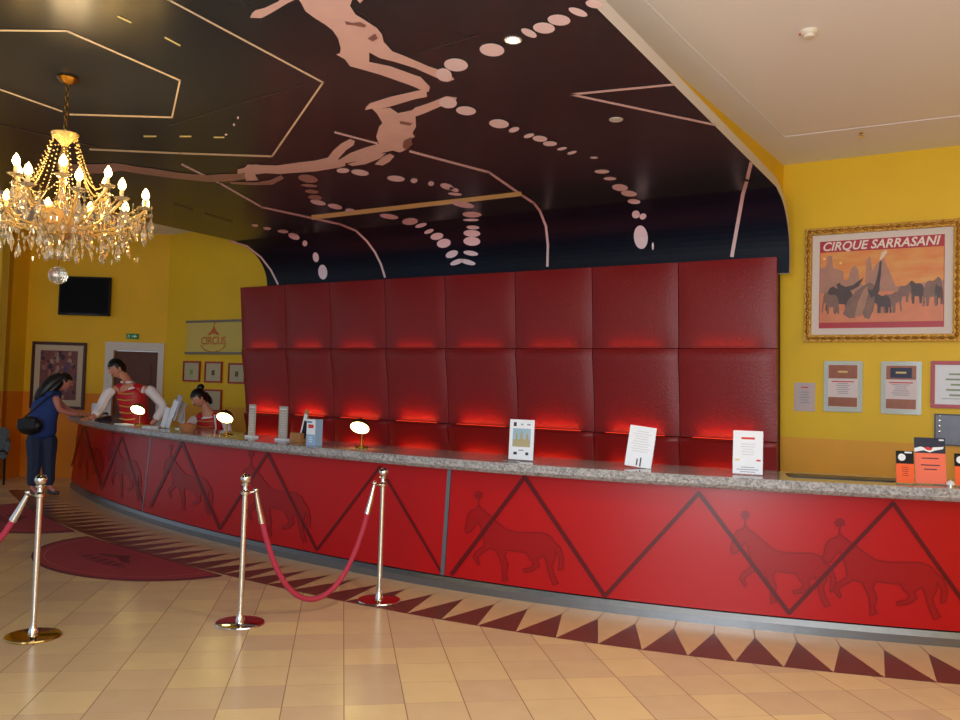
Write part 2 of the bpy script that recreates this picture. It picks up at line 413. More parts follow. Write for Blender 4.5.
# ceilings
cl = MB().use(white_paint)
H4 = [Vector((-1.66, 7.78, ZC)), Vector((-1.80, 5.4, ZC)), Vector((-2.2, -3.5, ZC)), Vector((3.4, -3.5, ZC)), Vector((3.4, 7.95, ZC))]
outer = [Vector((-1.66, 10, ZC)), Vector((-17, 10, ZC)), Vector((-17, -4, ZC)), Vector((4, -4, ZC)), Vector((4, 10, ZC))]
i0 = H4[0]
def flat(mb, pts): mb.poly(pts)
flat(cl, [Vector((-17, -4, ZC)), Vector((-2.2, -4, ZC)), H4[2], H4[1], H4[0], Vector((-1.66, 10, ZC)), Vector((-17, 10, ZC))])
flat(cl, [H4[0], H4[4], Vector((3.4, 10, ZC)), Vector((-1.66, 10, ZC))])
flat(cl, [H4[3], Vector((3.4, -4, ZC)), Vector((4, -4, ZC)), Vector((4, 10, ZC)), Vector((3.4, 10, ZC)), H4[4]])
flat(cl, [H4[2], Vector((-2.2, -4, ZC)), Vector((3.4, -4, ZC)), H4[3]])
Hh = [p+Vector((0, 0, .004)) for p in H4]
for i in range(5):
    j = (i+1) % 5; cl.add([H4[i], H4[j], Hh[j], Hh[i]], [(0, 1, 2, 3)])
cl.use(mat('recess_paint', (240, 238, 242), .7)); flat(cl, Hh); cl.use(white_paint)
cl.box(-17, 4, -4, 10, ZC+.12, ZC+.2)
struct(cl, 'ceiling')

ZM = 3.56
# yellow bulkhead over the mural
wq = wall_quad('wall_upper_bulkhead', Vector((-1.87, YW, 0)), Vector((-2.07, 5.3, 0)), ZM+.1, ZC+.0, .08)
mbx = MB().use(yellow)
wall_quad('wall_upper_bulkhead', Vector((-2.07, 5.3, 0)), Vector((-2.7, -1.4, 0)), ZM+.1, ZC, .08)

# ------------------------------------------------------------------ mural ceiling
MXL, MXR = -8.92, -1.74
PROF = [(-1.5, ZM), (7.82, ZM)]
cY, cZ, rY, rZ = 7.82, 3.0, .62, .54
for i in range(1, 15):
    a = R(90-9+(-81)*i/14) if False else R(82*(1-i/14)); PROF.append((cY+rY*math.cos(a), cZ+rZ*math.sin(a)))
PROF.append((8.44, 2.85))
def hit_mural(px, py, lift=.004):
    d = ray(px, py)
    for (y0, z0), (y1, z1) in zip(PROF, PROF[1:]):
        n = Vector((0, -(z1-z0), (y1-y0))); den = d.dot(n)
        if abs(den) < 1e-9: continue
        t = (Vector((0, y0, z0))-EYE).dot(n)/den
        if t <= 0: continue
        p = EYE+d*t
        if min(y0, y1)-1e-4 <= p.y <= max(y0, y1)+1e-4 and min(z0, z1)-.3 <= p.z <= max(z0, z1)+1e-3:
            if (y1-y0) == 0 and not (z1 <= p.z <= z0): continue
            nn = n.normalized()
            return p + (nn if nn.dot(EYE-p) > 0 else -nn)*lift
    return None
def mural_mat(name, a, b, rough):
    mt = mat(name, a, rough); nt = mt.node_tree; bb = nt.nodes['Principled BSDF']; L = nt.links.new; N = nt.nodes.new
    g = N('ShaderNodeNewGeometry'); n = N('ShaderNodeTexNoise'); n.inputs['Scale'].default_value = .9; n.inputs['Detail'].default_value = 8; n.inputs['Roughness'].default_value = .6
    L(g.outputs['Position'], n.inputs['Vector'])
    cr = N('ShaderNodeValToRGB'); e = cr.color_ramp.elements; e[0].position = .35; e[1].position = .75; e[0].color = lin(a)+(1,); e[1].color = lin(b)+(1,)
    L(n.outputs['Fac'], cr.inputs[0]); L(cr.outputs[0], bb.inputs['Base Color']); bb.inputs['Specular IOR Level'].default_value = .3; return mt
m_dark = mural_mat('mural_night_brown', (42, 47, 53), (54, 57, 63), .27)
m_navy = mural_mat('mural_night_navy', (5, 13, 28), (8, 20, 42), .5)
mu = MB().use(m_dark)
nx = 40
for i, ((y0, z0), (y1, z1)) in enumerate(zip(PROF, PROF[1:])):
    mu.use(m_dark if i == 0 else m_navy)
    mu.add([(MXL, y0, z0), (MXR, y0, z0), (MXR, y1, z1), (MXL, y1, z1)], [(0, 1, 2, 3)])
mu.use(grey_rim)
OUT = []
TH = .085
for i, (y, z) in enumerate(PROF):
    if i <= 1: OUT.append((y, z+TH))
    elif i == len(PROF)-1: OUT.append((y+.05, z))
    else:
        a = Vector((y-cY, (z-cZ))).normalized(); OUT.append((y+a.x*.05, z+a.y*TH))
for X in (MXL, MXR):
    for i in range(len(PROF)-1):
        a, b, c, d = PROF[i], PROF[i+1], OUT[i+1], OUT[i]
        mu.add([(X, *a), (X, *b), (X, *c), (X, *d)], [(0, 1, 2, 3)])
for a, b in zip(OUT, OUT[1:]): mu.add([(MXL, *a), (MXR, *a), (MXR, *b), (MXL, *b)], [(0, 1, 2, 3)])

flesh = mat('mural_salmon_print', (236, 198, 194), .35, noise_amt=.12, noise_scale=5)
flesh_d = mat('mural_dim_salmon_print', (176, 136, 130), .35, noise_amt=.2, noise_scale=5)
shade_p = mat('mural_brown_print', (150, 108, 104), .35)
m_line = mat('mural_cream_line', (236, 214, 186), .35)
m_line2 = mat('mural_pink_line', (232, 200, 204), .35)
m_faint = mat('mural_faint_line', (84, 66, 62), .35)
m_bar = mat('mural_yellow_bar', (248, 234, 160), .35)
m_dot = mat('mural_pale_spot', (250, 226, 236), .35)
def mpoly(pts, mt, lift=.004):
    P = [hit_mural(*p, lift) for p in pts]
    if any(p is None for p in P): print('mural miss', pts[0]); return
    tri = geometry.tessellate_polygon([[Vector((a[0], a[1], 0)) for a in pts]])
    mu.use(mt).add(P, [tuple(t) for t in tri])
def mline(pts, mt, w, lift=.003):
    mu.use(mt)
    for a, b in zip(pts, pts[1:]):
        a = Vector(a); b = Vector(b); L_ = (b-a).length; d = (b-a)/L_; nrm = Vector((-d.y, d.x))*w/2; n = max(1, int(L_/3)); vs = []; ok = True
        for i in range(n+1):
            p = a+d*(L_*i/n + (0 if 0 < i < n else (w*.3 if i == n else -w*.3)))
            q = (hit_mural(*(p+nrm), lift), hit_mural(*(p-nrm), lift))
            if None in q: 
                p = a+d*(L_*i/n); q = (hit_mural(*(p+nrm), lift), hit_mural(*(p-nrm), lift))
            if None in q: ok = False; break
            vs += q
        if len(vs) >= 4: mu.add(vs, [(2*i, 2*i+1, 2*i+3, 2*i+2) for i in range(len(vs)//2-1)])
def mdot(x, y, w, h, ang=0, mt=None):
    a = R(ang); ps = []
    for i in range(18):
        t = 2*math.pi*i/18; u, v = w/2*math.cos(t), h/2*math.sin(t); ps.append((x+u*math.cos(a)-v*math.sin(a), y+u*math.sin(a)+v*math.cos(a)))
    P = [hit_mural(*p, .0056) for p in ps]
    if None in P: return
    c = hit_mural(x, y, .0056); mu.use(mt or m_dot).add([c]+P, [(0, 1+i, 1+(i+1) % 18) for i in range(18)])
def A(l): return [(240+x/4, y/4) for x, y in l]
def B(l): return [(80+x*.2917, 120+y*.2917) for x, y in l]
# acrobats
mpoly(A([(40,68),(48,50),(62,38),(100,28),(150,4),(185,-22),(240,-60),(262,-110),(300,-150),(330,-165),(345,-215),(375,-225),(400,-190),(395,-150),(430,-110),(470,-60),(500,-10),
         (480,10),(455,-20),(440,20),(462,55),(500,78),(548,110),(568,135),(575,165),(610,203),(660,222),(760,265),(835,290),(858,315),(830,326),(780,306),(700,270),(620,245),
         (560,230),(517,207),(517,245),(600,262),(700,298),(722,305),(760,345),(755,365),(735,362),(690,342),(560,296),(440,262),(420,235),(385,215),(400,210),(403,190),
         (392,150),(370,118),(340,95),(300,70),(262,42),(245,10),(232,-10),(190,10),(140,40),(105,60),(85,70)]), flesh)
mpoly(A([(420,80),(450,88),(480,84),(505,96),(500,106),(460,98),(425,94)]), shade_p, .006)
mpoly(A([(510,150),(540,130),(552,150),(530,162)]), shade_p, .006)
mpoly(A([(700,362),(745,352),(748,385),(700,394),(620,418),(560,434),(600,428),(632,450),(690,438),(700,428),(760,408),(825,382),(868,388),(862,400),(800,424),(735,452),(702,464),(704,505),
         (690,530),(700,545),(672,560),(668,595),(640,608),(610,600),(560,612),(480,640),(430,650),(400,652),(392,640),(440,610),(500,588),(556,572),(545,545),(556,505),(570,490),
         (548,452),(528,432),(500,438),(505,425),(520,410),(600,385)]), flesh, .0045)
mpoly(A([(430,655),(500,632),(560,612),(585,610),(560,632),(500,655),(450,662)]), flesh, .005)
mpoly(A([(538,655),(575,622),(600,612),(618,622),(598,645),(570,660)]), flesh, .005)
mpoly(A([(640,480),(690,490),(680,500),(640,492)]), shade_p, .006)
mpoly(A([(655,560),(685,545),(690,575),(665,598),(650,585)]), shade_p, .006)
mpoly(A([(460,562),(440,553),(405,572),(375,598),(352,628),(300,640),(230,648),(150,660),(80,658),(30,656),(20,668),(-10,676),(-10,694),(20,690),(90,690),(160,694),(210,690),(300,684),(400,668),(422,660),(420,640),(392,635),(425,598),(455,578)]), flesh, .0048)
mpoly(B([(570,155),(605,150),(640,158),(640,180),(600,185),(612,205),(570,207),(564,188)]), flesh, .005)
mpoly(B([(566,182),(480,184),(430,188),(330,178),(250,165),(190,158),(150,150),(115,146),(70,150),(-20,150),(-80,140),(-80,168),(-20,182),(70,182),(140,172),(200,182),(330,200),(440,211),(520,208),(570,200)]), flesh_d, .0046)
mpoly(B([(510,210),(600,212),(650,205),(690,188),(700,198),(660,220),(600,222),(520,218)]), flesh_d, .0047)
# lines
mline([(0.5, 30), (67, 30.5), (180, 80), (172, 117), (70, 114)], m_line, 1.8); mline([(62, 111), (-20, 82)], m_line, 1.5); mline([(0, 30), (-40, 29)], m_line, 1.8)
mline([(140, -16), (170, 0), (323, 82), (272, 156), (180, 153), (90, 149)], m_line, 1.9)
mline([(-10, 122), (97, 147)], m_faint, 1.2); mline([(418, 52.5), (478, 35)], m_faint, 1.1); mline([(240, 103), (305, 84)], m_faint, 1.0); mline([(170, 125), (240, 103)], m_faint, .8)
mline([(335, 132), (377, 143)], m_line2, 2.0); mline([(410, 151), (489, 172), (522, 195), (534, 203), (540, 211), (546, 226), (548, 245), (547.5, 266)], m_line2, 2.4)
mline([(182, 164), (220, 183), (262, 207), (313, 218), (340, 224), (356, 230.5), (367, 241), (375, 252), (381, 264), (385, 277)], m_line2, 2.0)
mline([(229, 240.5), (247, 246), (261, 257), (271, 270), (278, 284)], m_line2, 1.8)
mline([(313, 217), (520, 193.5)], m_bar, 4.6, .004)
mline([(571, 94), (674, 84)], m_line2, 2.2); mline([(571, 94), (715, 124.5)], m_line2, 2.2)
mline([(751, 163), (747, 180), (743, 194), (738, 222), (732, 256)], m_line2, 3.6)
for a, b in (((144,136),(156,136)), ((180,136),(191,136)), ((214,137),(224,137)), ((118,16),(131,22)), ((165,37),(180,45))): mline([a, b], m_bar, 1.6)
for d in ((226,134,3,2),(234,124,2,3),(238,117,2,3)): mdot(*d)
mline([(174, 204), (192, 210)], m_faint, 2); mline([(205, 214), (232, 222)], m_faint, 2)
for d in [(444,74,16,13,20),(456,64,24,13,5),(492,49,25,13,5),(529,32,17,7,25),(544,27,22,11,5),(559,19,23,11,5),(578,11,20,7,20),(594,3,17,8,10),
          (448,102,18,11,5),(466,110,20,9,5),(499,123,20,9,5),(514,129,11,5,-15),(529,135,11,4,-15),(540,138,15,6,5),(550,143,14,5,0),(562,148,10,3,-10),(572,152,10,3,-15),(594,157,8,2,0),
          (602,171,15,4,0),(610,178,13,3.4,0),(620,187,16,7,5),(629,193,16,6,5),(634,201,13,5,5),(636,214,8,8,30),(643,216,7,6,-30),(641,237,14,24,-5),(653,246,2,8,0),
          (343,170,13,5,0),(360,172,18,6,8),(396,178,18,6,5),(414,180,7,5,0),(431,183,6,5,0),(447,186,14,6,15),(454,189,10,4,15),(455,193.5,14,3,5),(463,204,23,6,10),(472,214,19,6,2),(471,219.5,16,2.5,0),
          (473,227,13,4,3),(472,233,17,7,3),(472,241,17,9,3),(471,253,15,5,8),(468,262,16,5,15),(457,262,14,5,-20),(452,254,13,7,-20),(444,243,14,9,-10),(437,236,13,7,-10),(429,231,10,4,-20),(421,225,12,4,-15),
          (410,221,16,7,-3),(389,216,19,5,8),(350,210,10,4,5),(335,206,15,5,12),(318,202,16,5,12),
          (267,228,8,3,5),(255,225,7,3,5),(283,231,11,3.5,5),(294,236,12,6,20),(305,243,5,6,0),(316,257,6,10,-10),(323,272,9,15,-5)]: mdot(*d)
for d in [(308,178,20,8,10),(309,185,17,3,5),(312,191,14,4,5),(315,197,14,5,5)]: mdot(*d, mt=flesh_d)
mo = mu.build('ceiling_mural'); mo['kind'] = 'structure'

# recessed spots in the mural
def downlight(px, py, lit, label):
    p = hit_mural(px, py, 0)
    t = thing('recessed_spotlight', label, 'ceiling light', (p.x, p.y, ZM))
    MB().use(mat('spot_ring', (200, 190, 180), .4)).lathe([(.03, 0), (.045, -.006), (.05, -.002), (.05, 0)], 24).build('ring', t, smooth=True)
    mt = mat('spot_lit', (255, 230, 190), .4, emit=(255, 232, 190), es=45) if lit else mat('spot_off', (205, 196, 190), .3)
    MB().use(mt).lathe([(.0, -.004), (.03, -.004), (.03, -.001), (0, -.001)], 24).build('lens', t)
    return p
sp = downlight(513, 40, True, 'small glowing recessed spotlight in the dark mural, beside the row of pale spots')
downlight(616, 119.5, False, 'small unlit recessed spotlight in the dark mural, inside the open V of pink lines')

# ------------------------------------------------------------------ padded red wall
PY = 8.30
PF = 8.37
PXL, PXR = ony(239, 288, PF).x, ony(776.5, 255, PF).x
PXLb, PXRb = PXL+.2, PXR+.03
PTOP = (ony(239, 288, PF).z+ony(776, 255, PF).z)/2
zr = [PTOP, (ony(242, 347, PF).z+ony(776, 351, PF).z)/2, (ony(245, 412, PF).z+ony(777, 443, PF).z)/2, .80, .1]
pw = thing('padded_wall_panel', 'tall dark red padded leather wall panelling with glowing seams behind the counter', 'wall panelling', ((PXL+PXR)/2, PY+.3, 0))
bk = mat('panel_backing', (50, 14, 14), .7)
def pxat(fr_, z):
    t = (PTOP-z)/(PTOP-1.2); a = PXL+(PXLb-PXL)*t; b = PXR+(PXRb-PXR)*t; return a+(b-a)*fr_
mb = MB().use(bk)
q = [(pxat(0, PTOP)+.02, PTOP-.02), (pxat(1, PTOP)-.02, PTOP-.02), (pxat(1, 0)-.02, 0), (pxat(0, 0)+.02, 0)]
mb.add([(x, PY+.17, z) for x, z in q]+[(x, PY+.33, z) for x, z in q], [(0,1,2,3),(4,7,6,5),(0,4,5,1),(1,5,6,2),(2,6,7,3),(3,7,4,0)])
mb.build('backing', pw, local=False)
led = mat('red_light_strip', (255, 60, 30), .4, emit=(255, 66, 26), es=.8); led_dim = mat('dim_red_light_strip', (160, 30, 20), .4, emit=(200, 30, 14), es=.15)
NC = 8
# slightly unequal columns, as measured
edges_px = [239, 285, 330, 385, 445, 515, 592, 678, 776.5]
fx = [(ony(e, 350-(776-e)*.005, PF).x-ony(241, 346, PF).x)/(ony(776.5, 350, PF).x-ony(241, 346, PF).x) for e in edges_px]; fx[0] = 0; fx[-1] = 1
for r_ in range(4):
    z1, z0 = zr[r_], zr[r_+1]
    for c in range(NC):
        mb = MB().use(leather); nu, nv = 14, 14; g = .004
        vs = []; 
        for j in range(nv+1):
            v = j/nv
            for i in range(nu+1):
                u = i/nu; z = z0+g+(z1-z0-2*g)*v
                f = fx[c]+(fx[c+1]-fx[c])*(.004+.992*u); x = pxat(f, z)
                cu_ = 1-abs(2*u-1)**2.6
                lip = v**2.2*(1 if v < .93 else 1-.35*((v-.93)/.07)**2)
                if r_ == 0: bulge = .02+.035*cu_*math.sin(v*math.pi)**.7
                else: bulge = .028*cu_*math.sin(v*math.pi)**.8 + lip*(.05+.045*cu_)
                y = PY+.10-bulge+.012*abs(2*u-1)**14
                vs.append((x, y, z))
        fs = [(j*(nu+1)+i, j*(nu+1)+i+1, (j+1)*(nu+1)+i+1, (j+1)*(nu+1)+i) for j in range(nv) for i in range(nu)]
        base = len(vs)
        # rim back to the board
        ring = [i for i in range(nu+1)]+[j*(nu+1)+nu for j in range(1, nv+1)]+[nv*(nu+1)+i for i in range(nu-1, -1, -1)]+[j*(nu+1) for j in range(nv-1, 0, -1)]
        for i in ring: x, y, z = vs[i]; vs.append((x, PY+.165, z))
        n_ = len(ring)
        for a in range(n_): fs.append((ring[a], base+a, base+(a+1) % n_, ring[(a+1) % n_]))
        mb.add(vs, fs).build('pad', pw, local=False, smooth=True)
LEDS = []
for r_ in (0, 1, 2):
    z = zr[r_+1]
    for c in range(NC):
        xa = pxat(fx[c]+.02, z); xb = pxat(fx[c+1]-.02, z)
        if True:
            m_ = MB().use(led if r_ else led_dim); m_.box(xa, xb, PY+.062, PY+.074, z+.003, z+.009); m_.build('light_strip', pw, local=False)
        LEDS.append(((xa+xb)/2, PY+.022, z+.014, (xb-xa)*.86, r_))

# ------------------------------------------------------------------ right wall pictures
def frame_on(name, label, cat, x0, x1, z0, z1, fm_, fw_, group=None, depth=.03, mount=None, mw=0, y=YW, rz=0, pos=None):
    """thing with frame, mount and picture; returns thing, local builder helper"""
    w, h = x1-x0, z1-z0
    loc = pos if pos else ((x0+x1)/2, y-.002, (z0+z1)/2)
    t = thing(name, label, cat, loc, rz, group)
    mb = MB().use(fm_)
    a, b = w/2, h/2
    for (p, q_, r2, s2) in ((-a, a, b-fw_, b), (-a, a, -b, -b+fw_), (-a, -a+fw_, -b+fw_, b-fw_), (a-fw_, a, -b+fw_, b-fw_)):
        mb.box(p, q_, -depth, 0, r2, s2)
    mb.build('frame', t, bevel=min(.006, fw_*.2))
    if mount:
        MB().use(mount).box(-a+fw_*.9, a-fw_*.9, -depth*.45, -.001, -b+fw_*.9, b-fw_*.9).build('mount', t)
    return t, a, b
gold = mat('gilt_frame', (176, 128, 52), .35, .7, noise_amt=.55, noise_scale=60, bump=.9)
p0 = ony(806, 229, YW); p1 = ony(806, 341, YW); x_r = ony(961, 228, YW).x+.012
fz1, fz0 = (p0.z+ony(955, 220.5, YW).z)/2, (p1.z+ony(958, 343, YW).z)/2
t, a, b = frame_on('framed_poster', 'large gilt framed circus poster of elephants under an orange sky, on the right yellow wall', 'framed poster', p0.x, x_r, fz0, fz1, gold, .07, depth=.05, mount=mat('cream_mount', (222, 208, 200), .7))
# gilt beads on the frame
mb = MB().use(gold); cn = [(-a+.035, -b+.035), (a-.035, -b+.035), (a-.035, b-.035), (-a+.035, b-.035), (-a+.035, -b+.035)]; rp_ = []
for (xa_, za_), (xb_, zb_) in zip(cn, cn[1:]):
    n_ = int(math.hypot(xb_-xa_, zb_-za_)/.012)
    for i in range(n_): rp_.append((xa_+(xb_-xa_)*i/n_, -.05, za_+(zb_-za_)*i/n_))
mb.tube(rp_, [.012+.006*math.sin(i*1.05) for i in range(len(rp_))], 8)
mb.build('frame_carving', t, smooth=True)
pm = MB(); y1 = -.026
pa, pb = a-.07-.075, b-.07-.07
def sky_mat():
    mt = mat('poster_orange_sky', (214, 132, 60), .4); nt = mt.node_tree; bb = nt.nodes['Principled BSDF']; L = nt.links.new; N = nt.nodes.new
    tc = N('ShaderNodeTexCoord'); mp = N('ShaderNodeMapping'); mp.inputs['Scale'].default_value = (2, 1, 7); L(tc.outputs['Object'], mp.inputs[0])
    n = N('ShaderNodeTexNoise'); n.inputs['Scale'].default_value = 2; n.inputs['Detail'].default_value = 6; L(mp.outputs[0], n.inputs['Vector'])
    cr = N('ShaderNodeValToRGB'); e = cr.color_ramp.elements; e[0].position = .3; e[1].position = .7; e[0].color = lin((222, 120, 50))+(1,); e[1].color = lin((226, 160, 80))+(1,)
    L(n.outputs['Fac'], cr.inputs[0]); L(cr.outputs[0], bb.inputs['Base Color']); return mt
crimson = mat('poster_crimson', (178, 30, 48), .4)
def prect(mb, mt, x0, x1, z0, z1, y): mb.use(mt).add([(x0, y, z0), (x1, y, z0), (x1, y, z1), (x0, y, z1)], [(0, 1, 2, 3)])
pm.use(crimson).box(-pa-.006, pa+.006, y1+.001, y1+.012, -pb-.006, pb+.006)
zt = pb-.105; zb = -pb+.05
prect(pm, sky_mat(), -pa, pa, zb, zt, y1)
sand = mat('poster_sand', (214, 126, 84), .4, noise_amt=.2, noise_scale=9)
def ux(u): return -pa+2*pa*u
def uz(v): return zb+(zt-zb)*v
prect(pm, sand, -pa, pa, zb, uz(.42), y1-.0006)
stone = mat('poster_stone', (176, 124, 104), .4, noise_amt=.2, noise_scale=14)
def ppoly(mt, pts, y): pm.use(mt).poly([(ux(u), y, uz(v)) for u, v in pts])
ppoly(stone, [(0,.42),(0,.78),(.05,.8),(.06,.95),(.1,.95),(.11,.78),(.2,.72),(.2,.6),(.24,.6),(.26,.75),(.29,.8),(.32,.75),(.34,.55),(.38,.5),(.39,.86),(.42,.92),(.44,.7),(.47,.8),(.53,.88),(.6,.6),(.63,.48),(.75,.5),(.85,.52),(.95,.5),(1,.55),(1,.42)], y1-.0012)
eg = [mat('poster_elephant_dark', (74, 50, 46), .4, noise_amt=.3, noise_scale=16), mat('poster_elephant_grey', (128, 92, 78), .4, noise_amt=.3, noise_scale=16), mat('poster_elephant_light', (168, 120, 94), .4, noise_amt=.2, noise_scale=16)]
ELE = [(0,.0),(.03,.35),(.06,.6),(.14,.78),(.3,.86),(.5,.84),(.62,.9),(.74,.98),(.86,.92),(.92,.78),(.94,.55),(.98,.35),(1.0,.1),(.95,.05),(.92,.3),(.87,.5),(.82,.52),(.76,.42),(.72,.4),(.72,.0),(.6,.0),(.58,.32),(.34,.3),(.3,.0),(.18,.0),(.15,.28),(.11,.3),(.1,0)]
def ele(u0, u1, v0, v1, mt, y, flip=False):
    pts = [((1-a_ if flip else a_), b_) for a_, b_ in ELE]; ppoly(mt, [(u0+(u1-u0)*a_, v0+(v1-v0)*b_) for a_, b_ in pts], y)
for k_, (u0, u1, v0, v1, mi, fl) in enumerate([(.72,.86,.24,.56,0,1),(.84,1.0,.2,.6,1,0),(.64,.76,.26,.52,1,0),(.93,1.0,.22,.5,0,1),(.5,.68,.12,.42,1,0),(.05,.3,.14,.52,0,1),(.02,.17,.12,.44,1,1),(.44,.6,.12,.4,0,1)]):
    ele(u0, u1, v0, v1, eg[mi], y1-.0018-.0004*k_, fl)
ppoly(eg[1], [(.2,.12),(.24,.3),(.3,.42),(.36,.5),(.42,.55),(.47,.5),(.46,.3),(.44,.12),(.42,.04),(.38,.06),(.36,.14),(.31,.14),(.3,.06),(.25,.06)], y1-.0056)
ppoly(eg[0], [(.4,.46),(.44,.44),(.46,.5),(.485,.66),(.5,.84),(.515,.84),(.51,.66),(.5,.5),(.5,.44),(.48,.36),(.43,.34)], y1-.006)
ppoly(eg[0], [(.16,.46),(.2,.42),(.27,.45),(.33,.5),(.37,.62),(.33,.58),(.28,.52),(.22,.5),(.18,.53),(.17,.56),(.14,.54)], y1-.006)
ppoly(eg[2], [(.3,.1),(.33,.3),(.37,.45),(.4,.5),(.41,.4),(.38,.2),(.35,.08)], y1-.0064)
ppoly(mat('poster_water_spray', (232, 200, 170), .4), [(.495,.85),(.515,.86),(.56,.95),(.55,.99),(.515,.96)], y1-.0062)
for u in (.035, .175): pm.use(mat('poster_sun', (250, 214, 120), .4)).add([(ux(u)+.012*math.cos(t_), y1-.002, uz(.93-.5*u)+.012*math.sin(t_)) for t_ in [i*.785 for i in range(8)]], [tuple(range(8))])
for side in ((-pa, -pa+.006), (pa-.006, pa)): pass
text_mesh(pm, 'CIRQUE SARRASANI', mat('poster_cream_letters', (238, 220, 210), .4), Matrix.Translation((0.0, y1-.002, pb-.052)) @ Matrix.Rotation(R(90), 4, 'X') @ Matrix.Diagonal((1.0, 1, 1, 1)), .118, .0025, .25, 1.02, fit=2*pa*.95)
ob = pm.build('poster', t)
wtx = 0
# glazing skipped: matt print under museum glass reads the same

def text_bars(mb, mt, x0, x1, z0, z1, n, y, rag=True):
    h_ = (z1-z0)/n
    for i in range(n):
        zc = z1-h_*(i+.5); f = random.uniform(.55, 1) if rag else 1; m_ = (x1+x0)/2; hw = (x1-x0)/2*f
        prect(mb, mt, m_-hw, m_+hw, zc-h_*.17, zc+h_*.17, y)
# A4 sheet
def wall_rect(xa, ya, xb, yb): 
    q0 = ony(xa, ya, YW); q1 = ony(xb, yb, YW); return q0.x, q1.x, q1.z, q0.z
x0, x1, z0, z1 = wall_rect(794.5, 382.5, 815, 411.5)
mb = MB().use(mat('pale_violet_paper', (196, 178, 178), .6)).box(-(x1-x0)/2, (x1-x0)/2, -.006, 0, -(z1-z0)/2, (z1-z0)/2)
text_bars(mb, grey_ink, -.06, .06, -.07, .06, 5, -.0065); prect(mb, red_ink, -.035, .035, .09, .1, -.0065)
o = mb.build('notice_sheet'); o.location = ((x0+x1)/2, YW-.001, (z0+z1)/2); tag(o, 'small pale unframed notice sheet on the yellow wall beside the red padded panelling', 'notice')
green_acr = mat('greenish_acrylic', (222, 232, 226), .08, trans=.3, ior=1.35)
orange_brown = mat('certificate_brown_band', (150, 78, 40), .4, noise_amt=.4, noise_scale=14)
def certificate(rect, label, midcol):
    x0, x1, z0, z1 = rect; w, h = x1-x0, z1-z0
    t = thing('acrylic_certificate', label, 'certificate', ((x0+x1)/2, YW-.002, (z0+z1)/2), 0, 'certificates in clear acrylic blocks')
    MB().use(green_acr).box(-w/2, w/2, -.028, -.0, -h/2, h/2).build('acrylic_block', t, bevel=.006)
    mb = MB().use(mat('certificate_paper', (222, 206, 206), .6)).box(-w/2+.04, w/2-.04, -.032, -.0285, -h/2+.045, h/2-.035)
    a_, b_ = w/2-.045, h/2-.04
    prect(mb, orange_brown, -a_, a_, b_-.13, b_, -.0335); prect(mb, orange_brown, -a_, a_, -b_+.01, -b_+.1, -.0335)
    prect(mb, midcol, -a_*.72, a_*.72, b_-.115, b_-.02, -.0338)
    text_bars(mb, mat('gold_ink', (220, 190, 120), .5), -.06, .06, b_-.09, b_-.04, 1, -.0342)
    text_bars(mb, grey_ink, -.08, .08, -b_+.13, b_-.17, 6, -.0335)
    prect(mb, red_ink, -.1, .1, b_-.165, b_-.155, -.0336)
    mb.build('certificate', t)
    for sx in (-1, 1):
        for sz in (-1, 1): MB().use(chrome).lathe([(.006, -.004), (.006, 0), (0, .002)], 10, (0, 0, 0)) if False else None
certificate(wall_rect(824.5, 361, 862.5, 412.5), 'clear acrylic certificate with brown bands, nearest the small pale sheet', orange_brown)
certificate(wall_rect(881.5, 361.5, 921.5, 415), 'clear acrylic certificate with navy heading, between another acrylic one and the red frame', mat('navy_ink', (30, 32, 70), .5))
x0, x1, z0, z1 = wall_rect(931, 361, 985, 409.5)
t, a, b = frame_on('framed_certificate', 'crimson framed certificate on the yellow wall, cut off by the right photo edge', 'framed certificate', x0, x1, z0, z1, mat('crimson_frame', (176, 50, 62), .4), .035, mount=white_paper)
mb = MB(); prect(mb, mat('green_ink', (110, 150, 110), .6), -a+.09, a-.09, -b+.085, -b+.09, -.016); text_bars(mb, mat('green_ink2', (140, 160, 130), .6), -a+.12, a-.12, -.12, .12, 5, -.016)
mb.build('printed_text', t)
x0, x1, z0, z1 = wall_rect(934.5, 413.5, 985, 447.5)
t, a, b = frame_on('photo_plaque', 'dark framed bluish silver plaque below the crimson framed certificate', 'plaque', x0, x1, z0, z1, mat('dark_frame', (52, 46, 50), .4), .012, mount=mat('silver_blue_print', (104, 106, 124), .35, 0, noise_amt=.35, noise_scale=9))
for zz in (.1, .05, -.0, -.05): MB().use(chrome).ball((-a+.045, -.016, zz+.03), .012, .003, .012, 8, 4).build('badge', t)

# ------------------------------------------------------------------ wall B (back wall, far left) : plaque and red frames
def rectB(xa, ya, xb, yb): q0 = ony(xa, ya, YW); q1 = ony(xb, yb, YW); return q0.x, q1.x, q1.z, q0.z
x0, x1, z0, z1 = rectB(189, 321, 243, 354.5); w, h = x1-x0, z1-z0
t = thing('logo_sign', 'transparent sign between two grey rails with red tent emblem and lettering', 'sign', ((x0+x1)/2, YW-.002, (z0+z1)/2))
MB().use(mat('tinted_acrylic', (228, 196, 50), .1, trans=.25)).box(-w/2, w/2, -.03, -.02, -h/2+.02, h/2-.02).build('acrylic_sheet', t)
MB().use(mat('grey_rail', (120, 110, 96), .4, .6)).box(-w/2-.02, w/2+.02, -.04, 0, h/2-.035, h/2).build('rail', t)
MB().use(mat('grey_rail')).box(-w/2-.02, w/2+.02, -.04, 0, -h/2, -h/2+.035).build('rail', t)
mb = MB(); lo = mat('logo_orange', (196, 96, 26), .5)
lx = ony(215, 340, YW).x-(x0+x1)/2
text_mesh(mb, 'CIRCUS', lo, Matrix.Translation((lx, -.033, -.06)) @ Matrix.Rotation(R(90), 4, 'X'), .17, .002, 0, .98)
